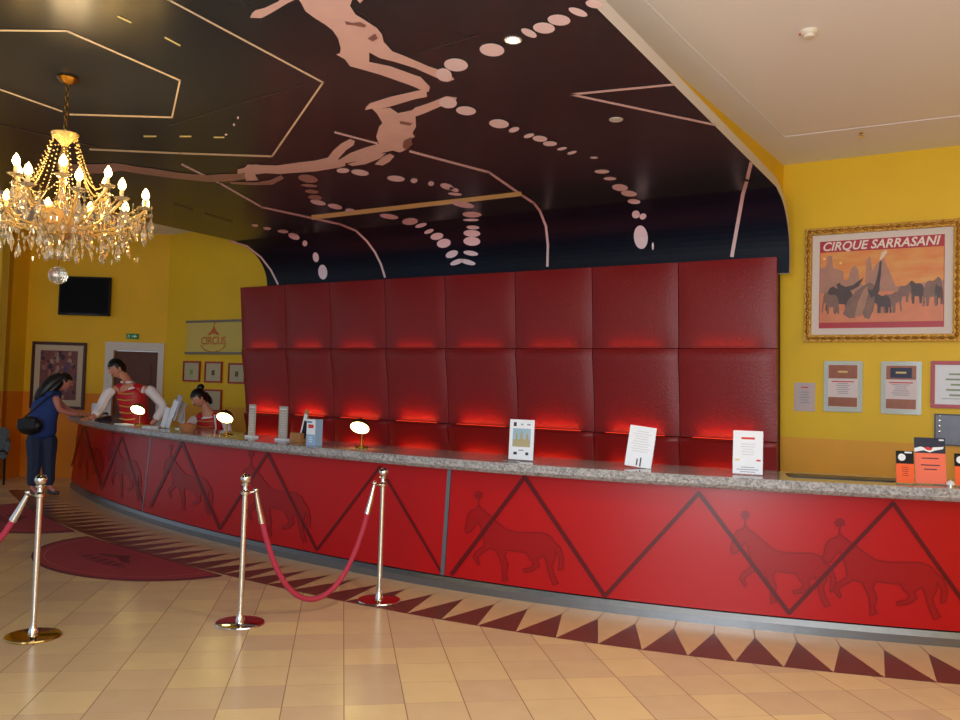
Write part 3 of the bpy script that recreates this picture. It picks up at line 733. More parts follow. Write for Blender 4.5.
mb.use(lo).poly([(lx-.13, -.033, .05), (lx-.05, -.033, .1), (lx-.01, -.033, .17), (lx, -.033, .21), (lx+.01, -.033, .17), (lx+.05, -.033, .1), (lx+.13, -.033, .05), (lx+.1, -.033, .03), (lx, -.033, .06), (lx-.1, -.033, .03)])
mb.use(lo).poly([(lx, -.033, .2), (lx+.06, -.033, .225), (lx, -.033, .25)])
pts = [(lx+.3*math.cos(R(t_)), -.033, -.0+.16*math.sin(R(t_))-.07) for t_ in range(200, 341, 10)]
mb.tube(pts, .006, 4)
mb.build('emblem', t)
rf = mat('red_frame', (165, 40, 34), .4)
for i, (xa, ya, xb, yb, lb, cc) in enumerate([(184.5, 361, 200.5, 382, 'small red frame with a green spot in its picture, leftmost under the sign', (130, 160, 60)),
        (206, 361.5, 222.5, 383, 'small red framed certificate, middle one under the sign', (90, 80, 50)),
        (229.5, 363, 246, 384, 'small red framed certificate touching the red padded panelling edge', (110, 80, 40)),
        (205, 389, 222, 412, 'small red framed certificate in the lower row, behind the seated receptionist', (170, 160, 130))]):
    x0, x1, z0, z1 = rectB(xa, ya, xb, yb)
    t, a, b = frame_on('framed_certificate', lb, 'framed certificate', x0, x1, z0, z1, rf, .028, 'small red frames on the far wall', mount=mat('old_paper', (190, 178, 140), .6))
    mb = MB(); prect(mb, mat('cert_seal%d' % i, cc, .5), -.04, .03, -.05, .03, -.0145); text_bars(mb, grey_ink, -.07, .07, -.1, -.06, 2, -.0145); mb.build('seal', t)

# ------------------------------------------------------------------ wall A : tv, picture, exit sign
def posA(xa, ya, xb, yb, px=None):
    p = on_plane((xa+xb)/2, (ya+yb)/2, K, nA); l = on_plane(xa, (ya+yb)/2, K, nA); r2 = on_plane(xb, (ya+yb)/2, K, nA)
    tt = on_plane((xa+xb)/2, ya, K, nA); bb = on_plane((xa+xb)/2, yb, K, nA)
    return p+nA*.002, (r2-l).length, tt.z-bb.z
p, w, h = posA(62, 277.5, 113, 316)
t = thing('wall_television', 'black flat television high on the far yellow wall below the chandelier', 'television', p, RA)
MB().use(black_plastic).box(-w/2, w/2, -.11, -.06, -h/2, h/2).build('bezel', t, bevel=.006)
MB().use(screen).box(-w/2+.03, w/2-.03, -.114, -.109, -h/2+.045, h/2-.03).build('screen', t)
MB().use(mat('grey_strip', (60, 60, 64), .3)).box(-w*.3, w*.3, -.114, -.109, -h/2+.012, -h/2+.026).build('speaker_bar', t)
MB().use(black_plastic).box(-.15, .15, -.06, 0, -.12, .12).build('bracket', t)
p, w, h = posA(31.5, 342, 86, 409)
t, a, b = frame_on('framed_picture', 'dark framed purple brown picture in a wide mount on the far left wall', 'framed picture', 0, w, 0, h, mat('dark_brown_frame', (72, 34, 26), .4), .05, mount=mat('cream_mount2', (196, 176, 150), .7), rz=RA, pos=p)
mb = MB(); prect(mb, mat('crowd_picture', (120, 66, 66), .5, noise_amt=.6, noise_scale=16), -a+.14, a-.14, -b+.15, b-.14, -.016)
for i in range(70):
    uu, vv = random.uniform(-a+.17, a-.17), random.uniform(-b+.18, b-.17); q0_ = random.uniform(.012, .035)
    mb.use(mat('pic_%d' % (i % 4), [(150, 100, 80), (76, 62, 100), (60, 34, 44), (160, 128, 116)][i % 4], .5)).add([(uu+q0_*math.cos(q_), -.017-.00005*i, vv+q0_*1.5*math.sin(q_)) for q_ in [k_*.785 for k_ in range(8)]], [tuple(range(8))])
mb.build('picture', t)
p, w, h = posA(127, 333.8, 139, 339)
t = thing('exit_sign', 'small green exit sign above the white framed door', 'exit sign', p, RA)
MB().use(mat('exit_green', (24, 110, 62), .4, emit=(20, 120, 60), es=.12)).box(-w/2, w/2, -.03, 0, -h/2, h/2).build('housing', t, bevel=.003)
mb = MB().use(mat('exit_white', (220, 230, 220), .4)); yy = -.032
def ex(pts): mb.poly([(x*w, yy, z*h) for x, z in pts])
ex([(-.02,.1),(.2,.1),(.2,.28),(.42,0),(.2,-.28),(.2,-.1),(-.02,-.1)]); ex([(-.36,.32),(-.31,.32),(-.31,.22),(-.36,.22)])
ex([(-.4,.05),(-.3,.2),(-.24,.18),(-.18,.02),(-.21,0),(-.27,.1),(-.29,-.05),(-.2,-.15),(-.22,-.35),(-.26,-.35),(-.25,-.18),(-.33,-.1),(-.37,-.35),(-.42,-.35),(-.35,-.02),(-.35,.08)])
mb.build('pictogram', t)

# ------------------------------------------------------------------ smoke detector, sprinkler
p = onz(809, 31, ZC+.004)
t = thing('smoke_detector', 'round white smoke detector on the white ceiling recess', 'smoke detector', p)
MB().use(mat('detector_white', (226, 216, 200), .4)).lathe([(.055, 0), (.055, -.012), (.05, -.02), (.036, -.03), (.034, -.045), (.0, -.048)], 28).build('body', t, smooth=True)
MB().use(red_ink).ball((-.052, -.02, -.02), .007).build('indicator', t)
p = onz(861, 133, ZC)
t = thing('sprinkler_head', 'tiny metal sprinkler head on the white ceiling edge above the right wall', 'sprinkler', p)
MB().use(brass).lathe([(.018, 0), (.02, -.006), (.008, -.01), (.006, -.03), (.0, -.03)], 14).build('stem', t, smooth=True)
MB().use(chrome).lathe([(.0, -.031), (.022, -.031), (.022, -.034), (0, -.035)], 14).build('deflector', t)

# ------------------------------------------------------------------ stanchions and ropes
def stanchion(px, py, label, bm_mat, ring_dirs):
    p = onz(px, py, 0)
    t = thing('rope_stanchion', label, 'stanchion', (p.x, p.y, 0), 0, 'rope stanchions')
    MB().use(bm_mat).lathe([(0, .0), (.158, .0), (.162, .006), (.158, .014), (.12, .018), (0, .02)], 40).build('base', t, smooth=True)
    MB().use(chrome).lathe([(.03, .02), (.03, .035), (.024, .05), (.019, .06), (.019, .09)], 24).build('foot_collar', t, smooth=True)
    MB().use(mat('satin_pole', (222, 216, 205), .2, 1)).lathe([(.0185, .06), (.0185, .86)], 24).build('pole', t, smooth=True)
    MB().use(chrome).lathe([(.0185, .855), (.03, .862), (.03, .878), (.02, .885), (.016, .9), (.016, .918), (.03, .922), (.03, .928), (.018, .934)], 24).build('neck', t, smooth=True)
    MB().use(chrome).ball((0, 0, .964), .036, n=24, k=14).build('ball_top', t, smooth=True)
    for d in ring_dirs:
        d = Vector((d[0], d[1], 0)).normalized(); e = d*.075
        mb = MB().use(chrome)
        mb.tube([d*.015+Vector((0,0,.87)), e*.7+Vector((0,0,.873)), e+Vector((0,0,.88))], .006, 8)
        mb.ball((e.x, e.y, .885), .018); mb.build('rope_hook', t, smooth=True)
    return p
base_g = mat('golden_base', (176, 146, 84), .12, 1); base_r = mat('mirror_base', (214, 205, 200), .07, 1)
s1 = onz(33, 637, 0); s2 = onz(240, 624, 0); s3 = onz(379, 601, 0); s0 = s1 + Vector((-1.35, -.9, 0))
stanchion(33, 637, 'chrome rope stanchion on round gold base, nearest the camera at photo left', base_g, [(s0-s1)])
stanchion(240, 624, 'chrome rope stanchion holding the near end of the full red rope', base_r, [(s3-s2)])
stanchion(379, 601, 'chrome rope stanchion closest to the red counter front', base_r, [(s2-s3)])
velvet = mat('burgundy_velvet', (168, 44, 66), .8, noise_amt=.15, noise_scale=60)
def rope(a, b, sag, label):
    d = (b-a).normalized(); pa_ = a+d*.078+Vector((0, 0, .87)); pb_ = b-d*.078+Vector((0, 0, .87))
    t = thing('velvet_rope', label, 'barrier rope', (pa_.x, pa_.y, 0), 0, 'burgundy barrier ropes'); n = 36; pts = []
    for i in range(n+1):
        u = i/n; p = pa_.lerp(pb_, u); w_ = 2*u-1
        sg = sag*(math.cosh(2.2*1)-math.cosh(2.2*w_))/(math.cosh(2.2)-1); p.z = .87-sg; pts.append(p-Vector((pa_.x, pa_.y, 0)))
    MB().use(velvet).tube(pts[2:-2], .019, 12).build('rope', t, smooth=True)
    MB().use(chrome).tube(pts[:3], [.012, .019, .023], 12).build('end_cap', t, smooth=True)
    MB().use(chrome).tube(pts[-3:], [.023, .019, .012], 12).build('end_cap', t, smooth=True)
rope(s2, s3, .78, 'burgundy velvet rope sagging between two chrome stanchions')
rope(s1, s0, .6, 'burgundy velvet rope leaving the left photo edge beside the gold based stanchion')

# ------------------------------------------------------------------ half round floor mats
mat_red = mat('burgundy_mat', (150, 44, 56), .8, noise_amt=.12, noise_scale=70, bump=.3)
mat_edge = mat('dark_mat_edge', (92, 24, 34), .8); mat_ring = mat('tan_mat_ring', (170, 92, 72), .8); mat_logo = mat('dark_mat_logo', (98, 20, 34), .8)
def half_mat(xc, label):
    a = cang(xc); c = cpt(xc, .79, 0)
    t = thing('floor_mat', label, 'floor mat', (c.x, c.y, 0), a, 'half round burgundy floor mats')
    rx, ry = 1.2, .9
    def arc(f, z): return [(f*rx*math.cos(R(q_)), -f*ry*math.sin(R(q_))-(1-f)*.3, z) for q_ in range(0, 181, 5)]
    def slab(f0, mt, z, nm):
        top = arc(f0, z); bot = [(x, y, .001) for x, y, z_ in top]; n = len(top)
        MB().use(mt).add(top+bot, [tuple(range(n)), tuple(reversed(range(n, 2*n)))]+[(i, n+i, n+(i+1) % n, (i+1) % n) for i in range(n)]).build(nm, t)
    slab(1.0, mat_edge, .008, 'border'); slab(.95, mat_red, .0095, 'pile')
    mb = MB().use(mat_ring); o_ = arc(.86, .011); i_ = arc(.845, .011); n = len(o_)
    mb.add(o_+i_, [(k_, k_+1, n+k_+1, n+k_) for k_ in range(n-1)]).build('ring', t)
    mb = MB().use(mat_logo)
    # tent like emblem and a swirl
    mb.poly([(-.3, -.32, .0112), (-.12, -.25, .0112), (0, -.16, .0112), (.12, -.25, .0112), (.3, -.32, .0112), (.2, -.35, .0112), (0, -.29, .0112), (-.2, -.35, .0112)])
    strip = [(-.42+.84*i/20, -.44-.07*math.sin(i/20*math.pi), .0112) for i in range(21)]
    mb.tube(strip, .007, 4)
    for k_ in range(5): mb.poly([(-.28+.13*k_, -.47, .0112), (-.22+.13*k_, -.47, .0112), (-.22+.13*k_, -.38, .0112), (-.28+.13*k_, -.38, .0112)])
    mb.build('emblem', t)
def mat_x(px, py): return onz(px, py, 0)
half_mat(-6.53, 'half round burgundy floor mat wholly in view, between two stanchions')
half_mat(-9.1, 'half round burgundy floor mat at the left photo edge, behind the nearest stanchion')

# ------------------------------------------------------------------ desk lamps
glow = mat('lamp_glow', (255, 245, 215), .4, emit=(255, 236, 150), es=10)
def desk_lamp(px, py, w_px, label, first=None):
    x = x_of_px(px, -.20, ZT); b = cpt(x, -.20, ZT); d = proj(b)[2]
    ang = math.atan2(-b.x, b.y)*.55
    if first: t = copy_tree(first); t.location = b; t.rotation_euler = (0, 0, ang); tag(t, label); return t
    t = thing('desk_lamp', label, 'desk lamp', b, ang, 'brass desk lamps along the counter')
    MB().use(old_brass).lathe([(0, 0), (.062, 0), (.065, .008), (.05, .016), (.014, .022), (.012, .035)], 28, (0, .07, 0)).build('base', t, smooth=True)
    MB().use(old_brass).tube([(0, .07, .03), (0, .075, .13), (0, .07, .22), (0, .05, .265), (0, .02, .27), (0, 0, .245)], .0075, 10).build('stem', t, smooth=True)
    mb = MB().use(old_brass); mb.M = Matrix.Translation((0, 0, .185)) @ Matrix.Rotation(R(-40), 4, 'X')
    mb.lathe([(.088, -.0), (.09, .004), (.085, .03), (.068, .055), (.04, .072), (.018, .08), (0, .082)], 32); 
    mb.build('lamp_shade', t, smooth=True)
    mb = MB().use(glow); mb.M = Matrix.Translation((0, 0, .185)) @ Matrix.Rotation(R(-40), 4, 'X')
    mb.lathe([(0, -.016), (.04, -.013), (.07, -.006), (.084, -.001), (.084, .002), (0, .002)], 28); mb.build('bulb', t, smooth=True)
    return t
L0 = desk_lamp(359, 424, 22, 'glowing brass desk lamp standing alone, in front of the red padded panelling')
desk_lamp(224, 412, 16, 'glowing brass desk lamp on the counter beside the seated receptionist', L0)
desk_lamp(137, 403, 16, 'glowing brass desk lamp on the counter in front of the standing man', L0)
desk_lamp(72, 398, 16, 'glowing brass desk lamp by the leaning customer, farthest along the counter', L0)

# ------------------------------------------------------------------ things on the worktop
def spot(px, back=.25): x = x_of_px(px, -back, ZT); p = cpt(x, -back, ZT+.0005); return p, cang(x), FPX/proj(p)[2]
def card(name, label, cat, px, w_px, h_px, draw, back=.25, lean=12, roll=0, group=None, extra_rz=0, stand=acrylic, gap=0):
    p, a, sc = spot(px, back); w, h = w_px/sc, h_px/sc
    t = thing(name, label, cat, p, a+extra_rz, group)
    M = Matrix.Rotation(R(roll), 4, 'Y') @ Matrix.Rotation(R(-lean), 4, 'X')
    mb = MB().use(stand); mb.box(-w/2, w/2, -.02, .07, 0, .004); mb.M = Matrix.Translation((0, .006, .004)) @ M
    mb.box(-w/2, w/2, 0, .003, 0, h*.97); mb.build('stand', t)
    mb = MB().use(white_paper); mb.M = Matrix.Translation((0, 0, .008)) @ M; mb.box(-w/2+.002, w/2-.002, -.001, .001, 0, h)
    draw(mb, w, h); mb.build('sheet', t)
    return t
def d_castle(mb, w, h):
    y = -.0016
    prect(mb, mat('sky_print', (150, 180, 200), .5), -w*.36, w*.36, h*.32, h*.78, y)
    tan = mat('tan_print', (170, 160, 120), .5)
    mb.use(tan).poly([(x*w, y-.0003, z*h) for x, z in [(-.34,.32),(-.34,.5),(-.24,.5),(-.24,.6),(-.2,.68),(-.16,.6),(-.16,.5),(-.05,.52),(-.04,.66),(0,.76),(.04,.66),(.05,.52),(.16,.5),(.18,.62),(.22,.7),(.26,.6),(.3,.5),(.34,.48),(.34,.32)]])
    prect(mb, dark_ink, -w*.34, -w*.22, h*.83, h*.93, y); prect(mb, grey_ink, -w*.05, w*.05, h*.86, h*.9, y); prect(mb, grey_ink, w*.2, w*.34, h*.86, h*.9, y)
    prect(mb, dark_ink, -w*.3, -w*.16, h*.12, h*.19, y); prect(mb, dark_ink, w*.18, w*.3, h*.12, h*.19, y); prect(mb, grey_ink, -w*.1, w*.1, h*.22, h*.25, y)
card('flyer_stand', 'white flyer with a castle picture standing on the granite worktop', 'flyer stand', 520.5, 27, 40, d_castle, back=.22, lean=3)
def d_white(mb, w, h):
    y = -.0016; text_bars(mb, mat('pale_ink', (205, 206, 215), .6), -w*.36, w*.36, h*.35, h*.9, 9, y)
    prect(mb, dark_ink, -w*.08, -w*.03, h*.04, h*.2, y); prect(mb, dark_ink, w*.05, w*.1, h*.02, h*.24, y)
card('flyer_stand', 'white flyer leaning to the right, between the castle flyer and the red headed one', 'flyer stand', 637.5, 27, 41, d_white, back=.25, roll=6, lean=8)
def d_red(mb, w, h):
    y = -.0016; prect(mb, red_ink, -w*.22, w*.22, h*.8, h*.85, y); text_bars(mb, mat('pale_ink'), -w*.3, w*.3, h*.42, h*.72, 5, y)
    prect(mb, mat('gold_ink'), -w*.42, -w*.28, h*.3, h*.34, y); prect(mb, red_ink, w*.28, w*.42, h*.3, h*.34, y); text_bars(mb, grey_ink, -w*.4, w*.4, h*.02, h*.18, 3, y)
card('flyer_stand', 'upright white flyer with a short red heading, on the worktop near the red wall end', 'flyer stand', 747.5, 29, 43, d_red, back=.2, lean=4)
or_p = mat('orange_paper', (235, 92, 34), .5); sal = mat('salmon_paper', (236, 112, 84), .5)
def d_or(mb, w, h):
    y = -.0016; prect(mb, or_p, -w/2, w/2, 0, h*.6, y); prect(mb, black_plastic, -w/2, w/2, h*.6, h, y)
    mb.use(white_paper).add([(-w*.17+w*.22*math.cos(q_*.524), y-.0004, h*.8+w*.22*math.sin(q_*.524)) for q_ in range(12)], [tuple(range(12))])
    prect(mb, white_paper, 0, w*.4, h*.93, h*.98, y-.0004); text_bars(mb, mat('brown_ink', (150, 50, 20), .6), -w*.22, w*.22, h*.2, h*.52, 5, y-.0004)
card('leaflet_stand', 'small orange and black leaflet stand, left of the taller salmon one', 'leaflet stand', 905.5, 16.5, 32, d_or, back=.12, lean=8, gap=0)
def d_sal(mb, w, h):
    y = -.0016; prect(mb, sal, -w/2, w/2, 0, h*.68, y); prect(mb, mat('dark_blue_print', (34, 40, 62), .4, noise_amt=.3), -w/2, w/2, h*.66, h, y-.0002)
    mb.use(white_paper).poly([(x*w, y-.0006, z*h) for x, z in [(-.5,.68),(-.5,.76),(-.3,.8),(-.1,.77),(0,.74),(.1,.79),(.45,.81),(.42,.76),(.15,.72),(0,.68),(-.2,.72)]])
    mb.use(red_ink).poly([(x*w, y-.0009, z*h) for x, z in [(-.2,.78),(-.05,.8),(.1,.76),(.02,.72),(-.1,.73)]])
    for z in (.55, .4, .31): text_bars(mb, dark_ink, -w*.34, w*.34, h*(z-.035), h*(z+.035), 1, y-.0004)
    prect(mb, white_paper, w*.3, w*.46, h*.94, h*.97, y-.0006)
card('leaflet_stand', 'tall salmon leaflet stand with dark blue heading at the right end of the worktop', 'leaflet stand', 931, 29, 46, d_sal, back=.16, lean=8)
card('leaflet_stand', 'orange leaflet stand cut by the right photo edge', 'leaflet stand', 964.5, 17, 32, d_or, back=.12, lean=8)
p, a, sc = spot(950.5, .12)
t = thing('call_bell', 'tiny white and chrome counter bell right of the salmon leaflet stand', 'counter bell', p, a)
MB().use(chrome).lathe([(0, 0), (.03, 0), (.03, .008), (.026, .012)], 24).build('base', t, smooth=True)
MB().use(mat('bell_white', (225, 225, 222), .2)).lathe([(.028, .012), (.026, .024), (.016, .034), (.004, .038), (.004, .044), (0, .045)], 24).build('dome', t, smooth=True)
p, a, sc = spot(846, .38)
t = MB().use(mat('dark_olive_sheet', (46, 38, 22), .35)).box(-.4, .4, -.12, .12, 0, .006).build('dark_sheet', bevel=.002); t.location = p; t.rotation_euler.z = a  # flat dark sheet standing in for a dark area on the worktop
tag(t, 'thin dark sheet lying on the worktop in front of the orange dado', 'desk mat')
# pens near the castle flyer
p, a, sc = spot(512, .1)
t = thing('pen', 'small silver pen lying at the foot of the castle flyer', 'pen', p, a)
MB().use(chrome).tube([(-.07, 0, .006), (.045, 0, .006)], .0055, 10).build('barrel', t, smooth=True)
MB().use(chrome).tube([(.045, 0, .006), (.07, 0, .004)], [.0055, .001], 10).build('tip', t, smooth=True)

def d_plain(mb, w, h): text_bars(mb, mat('pale_ink2', (180, 172, 168), .6), -w*.3, w*.3, h*.2, h*.9, 9, -.0016)
grey_card = mat('warm_grey_card', (176, 164, 156), .6)
for px, wp, hp, lb in ((251.5, 11, 33, 'narrow tall pale card, first one right of the seated receptionist'), (282.5, 13, 34, 'narrow tall pale card directly left of the wooden brochure rack')):
    p, a, sc = spot(px, .3); w, h = wp/sc, hp/sc
    t = thing('tall_card', lb, 'card stand', p, a, 'narrow tall pale cards')
    MB().use(white_paper).box(-w*.6, w*.6, -.04, .04, 0, .018).build('foot', t, bevel=.003)
    mb = MB().use(grey_card).box(-w/2, w/2, -.004, .004, .018, h); prect(mb, white_paper, -w*.4, w*.4, h*.9, h*.93, -.005); text_bars(mb, mat('pale_ink2'), -w*.35, w*.35, h*.15, h*.85, 10, -.005); mb.build('board', t)
# wooden brochure rack
p, a, sc = spot(299, .3); w = 17/sc
t = thing('brochure_rack', 'small wooden brochure rack beside the blue and white carton', 'brochure rack', p, a)
MB().use(wood).box(-w/2, w/2, -.05, .06, 0, .09).build('tray', t, bevel=.003)
mb = MB().use(wood); mb.M = Matrix.Rotation(R(-14), 4, 'X'); mb.box(-w*.42, -w*.0, .05, .06, .0, .26); mb.build('back_board', t)
mb = MB().use(wood); mb.M = Matrix.Translation((w*.12, .02, .08)) @ Matrix.Rotation(R(14), 4, 'Y'); mb.box(-.03, .03, 0, .006, 0, .24); mb.build('brochure', t)
o = MB(); o.use(white_paper); o.M = Matrix.Translation((w*.2, .0, .08)) @ Matrix.Rotation(R(16), 4, 'Y'); o.box(-.022, .022, 0, .005, 0, .2); o.build('brochure', t)
o = MB(); o.use(black_plastic); o.M = Matrix.Translation((w*.36, -.01, .04)) @ Matrix.Rotation(R(16), 4, 'Y'); o.box(-.03, .03, 0, .006, 0, .17); o.build('brochure', t)
# carton
p, a, sc = spot(314, .12); w, h = 12.5/sc, 26/sc
mb = MB().use(mat('pale_blue_print', (150, 180, 216), .5)).box(-w/2, w/2, -.045, .045, 0, h); y = -.0456
prect(mb, white_paper, -w*.5, w*.5, h*.42, h, y); prect(mb, red_ink, -w*.3, w*.3, h*.66, h*.8, y-.0004); prect(mb, blue_ink, -w*.45, w*.1, h*.86, h*.92, y-.0004); text_bars(mb, white_paper, -w*.3, w*.3, h*.1, h*.35, 3, y-.0004)
t = mb.build('carton'); t.location = p; t.rotation_euler.z = a; tag(t, 'small white and pale blue carton with a red mark, right of the wooden rack', 'carton')
# brochure display near the man
p, a, sc = spot(170, .3)
t = thing('brochure_display', 'stepped rack of fanned white and grey brochures between the two receptionists', 'brochure display', p, a)
MB().use(acrylic).box(-.17, .17, -.07, .1, 0, .01).build('rack_base', t)
for k_, (x, z, ang, c_) in enumerate([(-.11, .01, 10, white_paper), (-.03, .01, 14, white_paper), (.02, .14, 16, white_paper), (.08, .2, 16, mat('bluegrey_paper', (160, 164, 190), .5)), (-.02, .1, 14, mat('greypaper', (196, 196, 206), .5)), (.1, .08, 10, grey_card)]):
    mb = MB().use(c_); mb.M = Matrix.Translation((x, -.05+.03*k_*.7, z)) @ Matrix.Rotation(R(ang), 4, 'Y') @ Matrix.Rotation(R(-10), 4, 'X'); mb.box(-.05, .05, 0, .008, 0, .24 if z < .12 else .2); mb.build('brochure', t)
p, a, sc = spot(188, .14)
t = thing('woven_basket', 'small tan basket on the worktop in front of the seated receptionist', 'basket', p, a)
MB().use(mat('tan_wicker', (170, 110, 66), .7, noise_amt=.3, noise_scale=80, bump=.6)).lathe([(0, 0), (.07, 0), (.1, .05), (.105, .09), (.097, .09), (.09, .05), (0, .02)], 28).build('bowl', t, smooth=True)
for k_, (dx, c_) in enumerate(((-.03, (210, 120, 60)), (.03, (190, 60, 40)), (0, (220, 170, 90)))): MB().use(mat('sweet%d' % k_, c_, .4)).ball((dx, .02*k_-.02, .075), .03).build('sweet', t, smooth=True)
p, a, sc = spot(182, .42); 
t = thing('card_holder', 'small upright white card just left of the seated receptionist face', 'card', p, a)
MB().use(white_paper).box(-.05, .05, -.003, .003, .0, .22).build('card', t); MB().use(acrylic).box(-.055, .055, -.03, .03, 0, .006).build('foot', t) if False else None
p, a, sc = spot(94, .22)
t = MB().use(white_paper).box(-.045, .045, -.03, .03, 0, .2).build('paper_carton', bevel=.004); t.location = p; t.rotation_euler.z = a; tag(t, 'small upright white carton between the leaning customer and the standing man', 'carton')
p, a, sc = spot(103, .1)
t = thing('desk_telephone', 'dark purple desk telephone on the worktop near the standing man', 'telephone', p, a)
MB().use(mat('aubergine_plastic', (44, 22, 32), .35)).add([(-.09,-.09,0),(.09,-.09,0),(.09,.09,0),(-.09,.09,0),(-.08,-.08,.03),(.08,-.08,.03),(.08,.08,.075),(-.08,.08,.075)], [(0,3,2,1),(4,5,6,7),(0,1,5,4),(1,2,6,5),(2,3,7,6),(3,0,4,7)]).build('base', t, bevel=.006)
MB().use(mat('aubergine_plastic')).tube([(-.06,-.06,.05),(-.06,-.05,.075),(-.06,.05,.1),(-.06,.07,.085)], [.02,.014,.014,.02], 10).build('handset', t, smooth=True)
p, a, sc = spot(124, .06)
t = MB().use(white_paper).box(-.11, .11, -.075, .075, 0, .012).build('paper_pad', bevel=.002); t.location = p; t.rotation_euler.z = a+.1; tag(t, 'flat white paper pad lying on the worktop in front of the standing man', 'paper pad')
p, a, sc = spot(150, .1)
t = MB().use(white_paper).box(-.09, .09, -.06, .06, 0, .02).build('leaflet_pile', bevel=.002); t.location = p; t.rotation_euler.z = a; tag(t, 'low pile of white leaflets left of the brochure display', 'leaflets')

# ------------------------------------------------------------------ people
def skin_mesh(mats_chains, name, parent, extra=None):
    """each chain: list of (pos, rx, ry) + edges; grown with Skin + Subsurf, all joined in ONE mesh"""
    mb = MB()
    for mt, verts, edges in mats_chains:
        me = bpy.data.meshes.new('sk'); me.from_pydata([v[0] for v in verts], edges, []); o = bpy.data.objects.new('sk', me); C.objects.link(o)
        md = o.modifiers.new('s', 'SKIN'); md.use_smooth_shade = True
        for i, v in enumerate(verts):
            sv = me.skin_vertices[0].data[i]; sv.radius = (v[1], v[2] if len(v) > 2 else v[1]); sv.use_root = (i == 0)
        o.modifiers.new('b', 'SUBSURF').levels = 2 if len(verts) > 4 else 1
        for md_ in o.modifiers: 
            if md_.type == 'SUBSURF': md_.render_levels = md_.levels
        dg = bpy.context.evaluated_depsgraph_get(); ev = bpy.data.meshes.new_from_object(o.evaluated_get(dg))
        mb.use(mt).add([v.co.copy() for v in ev.vertices], [tuple(p.vertices) for p in ev.polygons])
        bpy.data.objects.remove(o); bpy.data.meshes.remove(me); bpy.data.meshes.remove(ev)
    if extra: extra(mb)
    return mb.build(name, parent, smooth=True)
def slim(vs, cov, k=.72): return [((v[0], v[1]*k, (v[2] if len(v) > 2 else v[1])*k) if i in cov else v) for i, v in enumerate(vs)]
def chain(vs): return vs, [(i, i+1) for i in range(len(vs)-1)]
def hand(mt, wrist, dirv, side, curl=.5, s=1.0):
    """palm + five fingers as separate chains"""
    d = Vector(dirv).normalized(); sd = (Vector(side)-d*Vector(side).dot(d)).normalized(); dn = d.cross(sd)*-1
    if dn.z > 0: dn = -dn
    out = []; w = Vector(wrist)
    out.append((mt, *chain([(w, .024*s, .02*s), (w+d*.04*s, .032*s, .016*s), (w+d*.085*s, .038*s, .013*s)])))
    for i, (o_, l_) in enumerate(((-.03, .072), (-.01, .082), (.01, .076), (.03, .06))):
        b = w+d*.075*s+sd*o_*s; m1 = b+d*l_*.5*s+dn*curl*.012*s; m2 = m1+d*l_*.35*s+dn*curl*.03*s; 
        out.append((mt, *chain([(b, .0095*s), (m1, .009*s), (m2, .0075*s)])))
    b = w+d*.03*s-sd*.025*s; out.append((mt, *chain([(b, .012*s), (b+d*.025*s-sd*.028*s, .0105*s), (b+d*.055*s-sd*.036*s, .0085*s)])))
    return out
def head(mb, c, look, skin_m, s=1.0, lips=(150, 70, 66)):
    """c: centre; look: unit direction of the face"""
    f = Vector(look).normalized(); z = Vector((0, 0, 1)); z = (z-f*z.dot(f)).normalized(); x = f.cross(z)
    M = Matrix((x, f, z)).transposed().to_4x4(); M.translation = c
    old = mb.M; mb.M = M @ Matrix.Scale(s, 4)
    mb.use(skin_m)
    # cranium + jaw as a deformed sphere
    n, k_ = 24, 18; vs = []; fs = []
    for j in range(k_+1):
        a = -math.pi/2+math.pi*j/k_
        for i in range(n):
            b = 2*math.pi*i/n; X, Y, Z = math.cos(a)*math.cos(b), math.cos(a)*math.sin(b), math.sin(a)
            wx = .076*(1-.28*max(0, -Z)); wy = .097*(1-.12*max(0, -Z)); px_, py_, pz_ = X*wx, Y*wy+.012*max(0, -Z)*(1 if Y > 0 else -1.5), Z*.118
            if Y > .5 and -.05 < Z < .25: py_ -= .006*(abs(X) > .2)*(abs(X) < .65)     # eye sockets
            vs.append((px_, py_, pz_))
    for j in range(k_):
        for i in range(n): fs.append((j*n+i, j*n+(i+1) % n, (j+1)*n+(i+1) % n, (j+1)*n+i))
    mb.add(vs, fs)
    mb.add([(-.008,.088,.022),(.008,.088,.022),(.017,.09,-.03),(-.017,.09,-.03),(0,.122,-.024),(0,.094,.026)], [(0,5,4,3),(5,1,2,4),(3,4,2),(0,3,2,1)])
    for sx in (-1, 1):
        mb.ball((sx*.078, -.005, -.005), .01, .02, .032, 10, 6)
        mb.use(mat('eye_white', (225, 220, 215), .3)).ball((sx*.03, .082, .02), .013, .009, .008, 10, 6)
        mb.use(dark_ink).ball((sx*.03, .089, .02), .006, .004, .006, 8, 5)
        mb.use(mat('dark_hair', (20, 14, 12), .5)).ball((sx*.031, .09, .038), .018, .005, .004, 8, 5); mb.use(skin_m)
    mb.use(mat('lips%d' % lips[0], lips, .4)).ball((0, .094, -.052), .024, .008, .008, 12, 6)
    mb.M = old
    return M @ Matrix.Scale(s, 4)
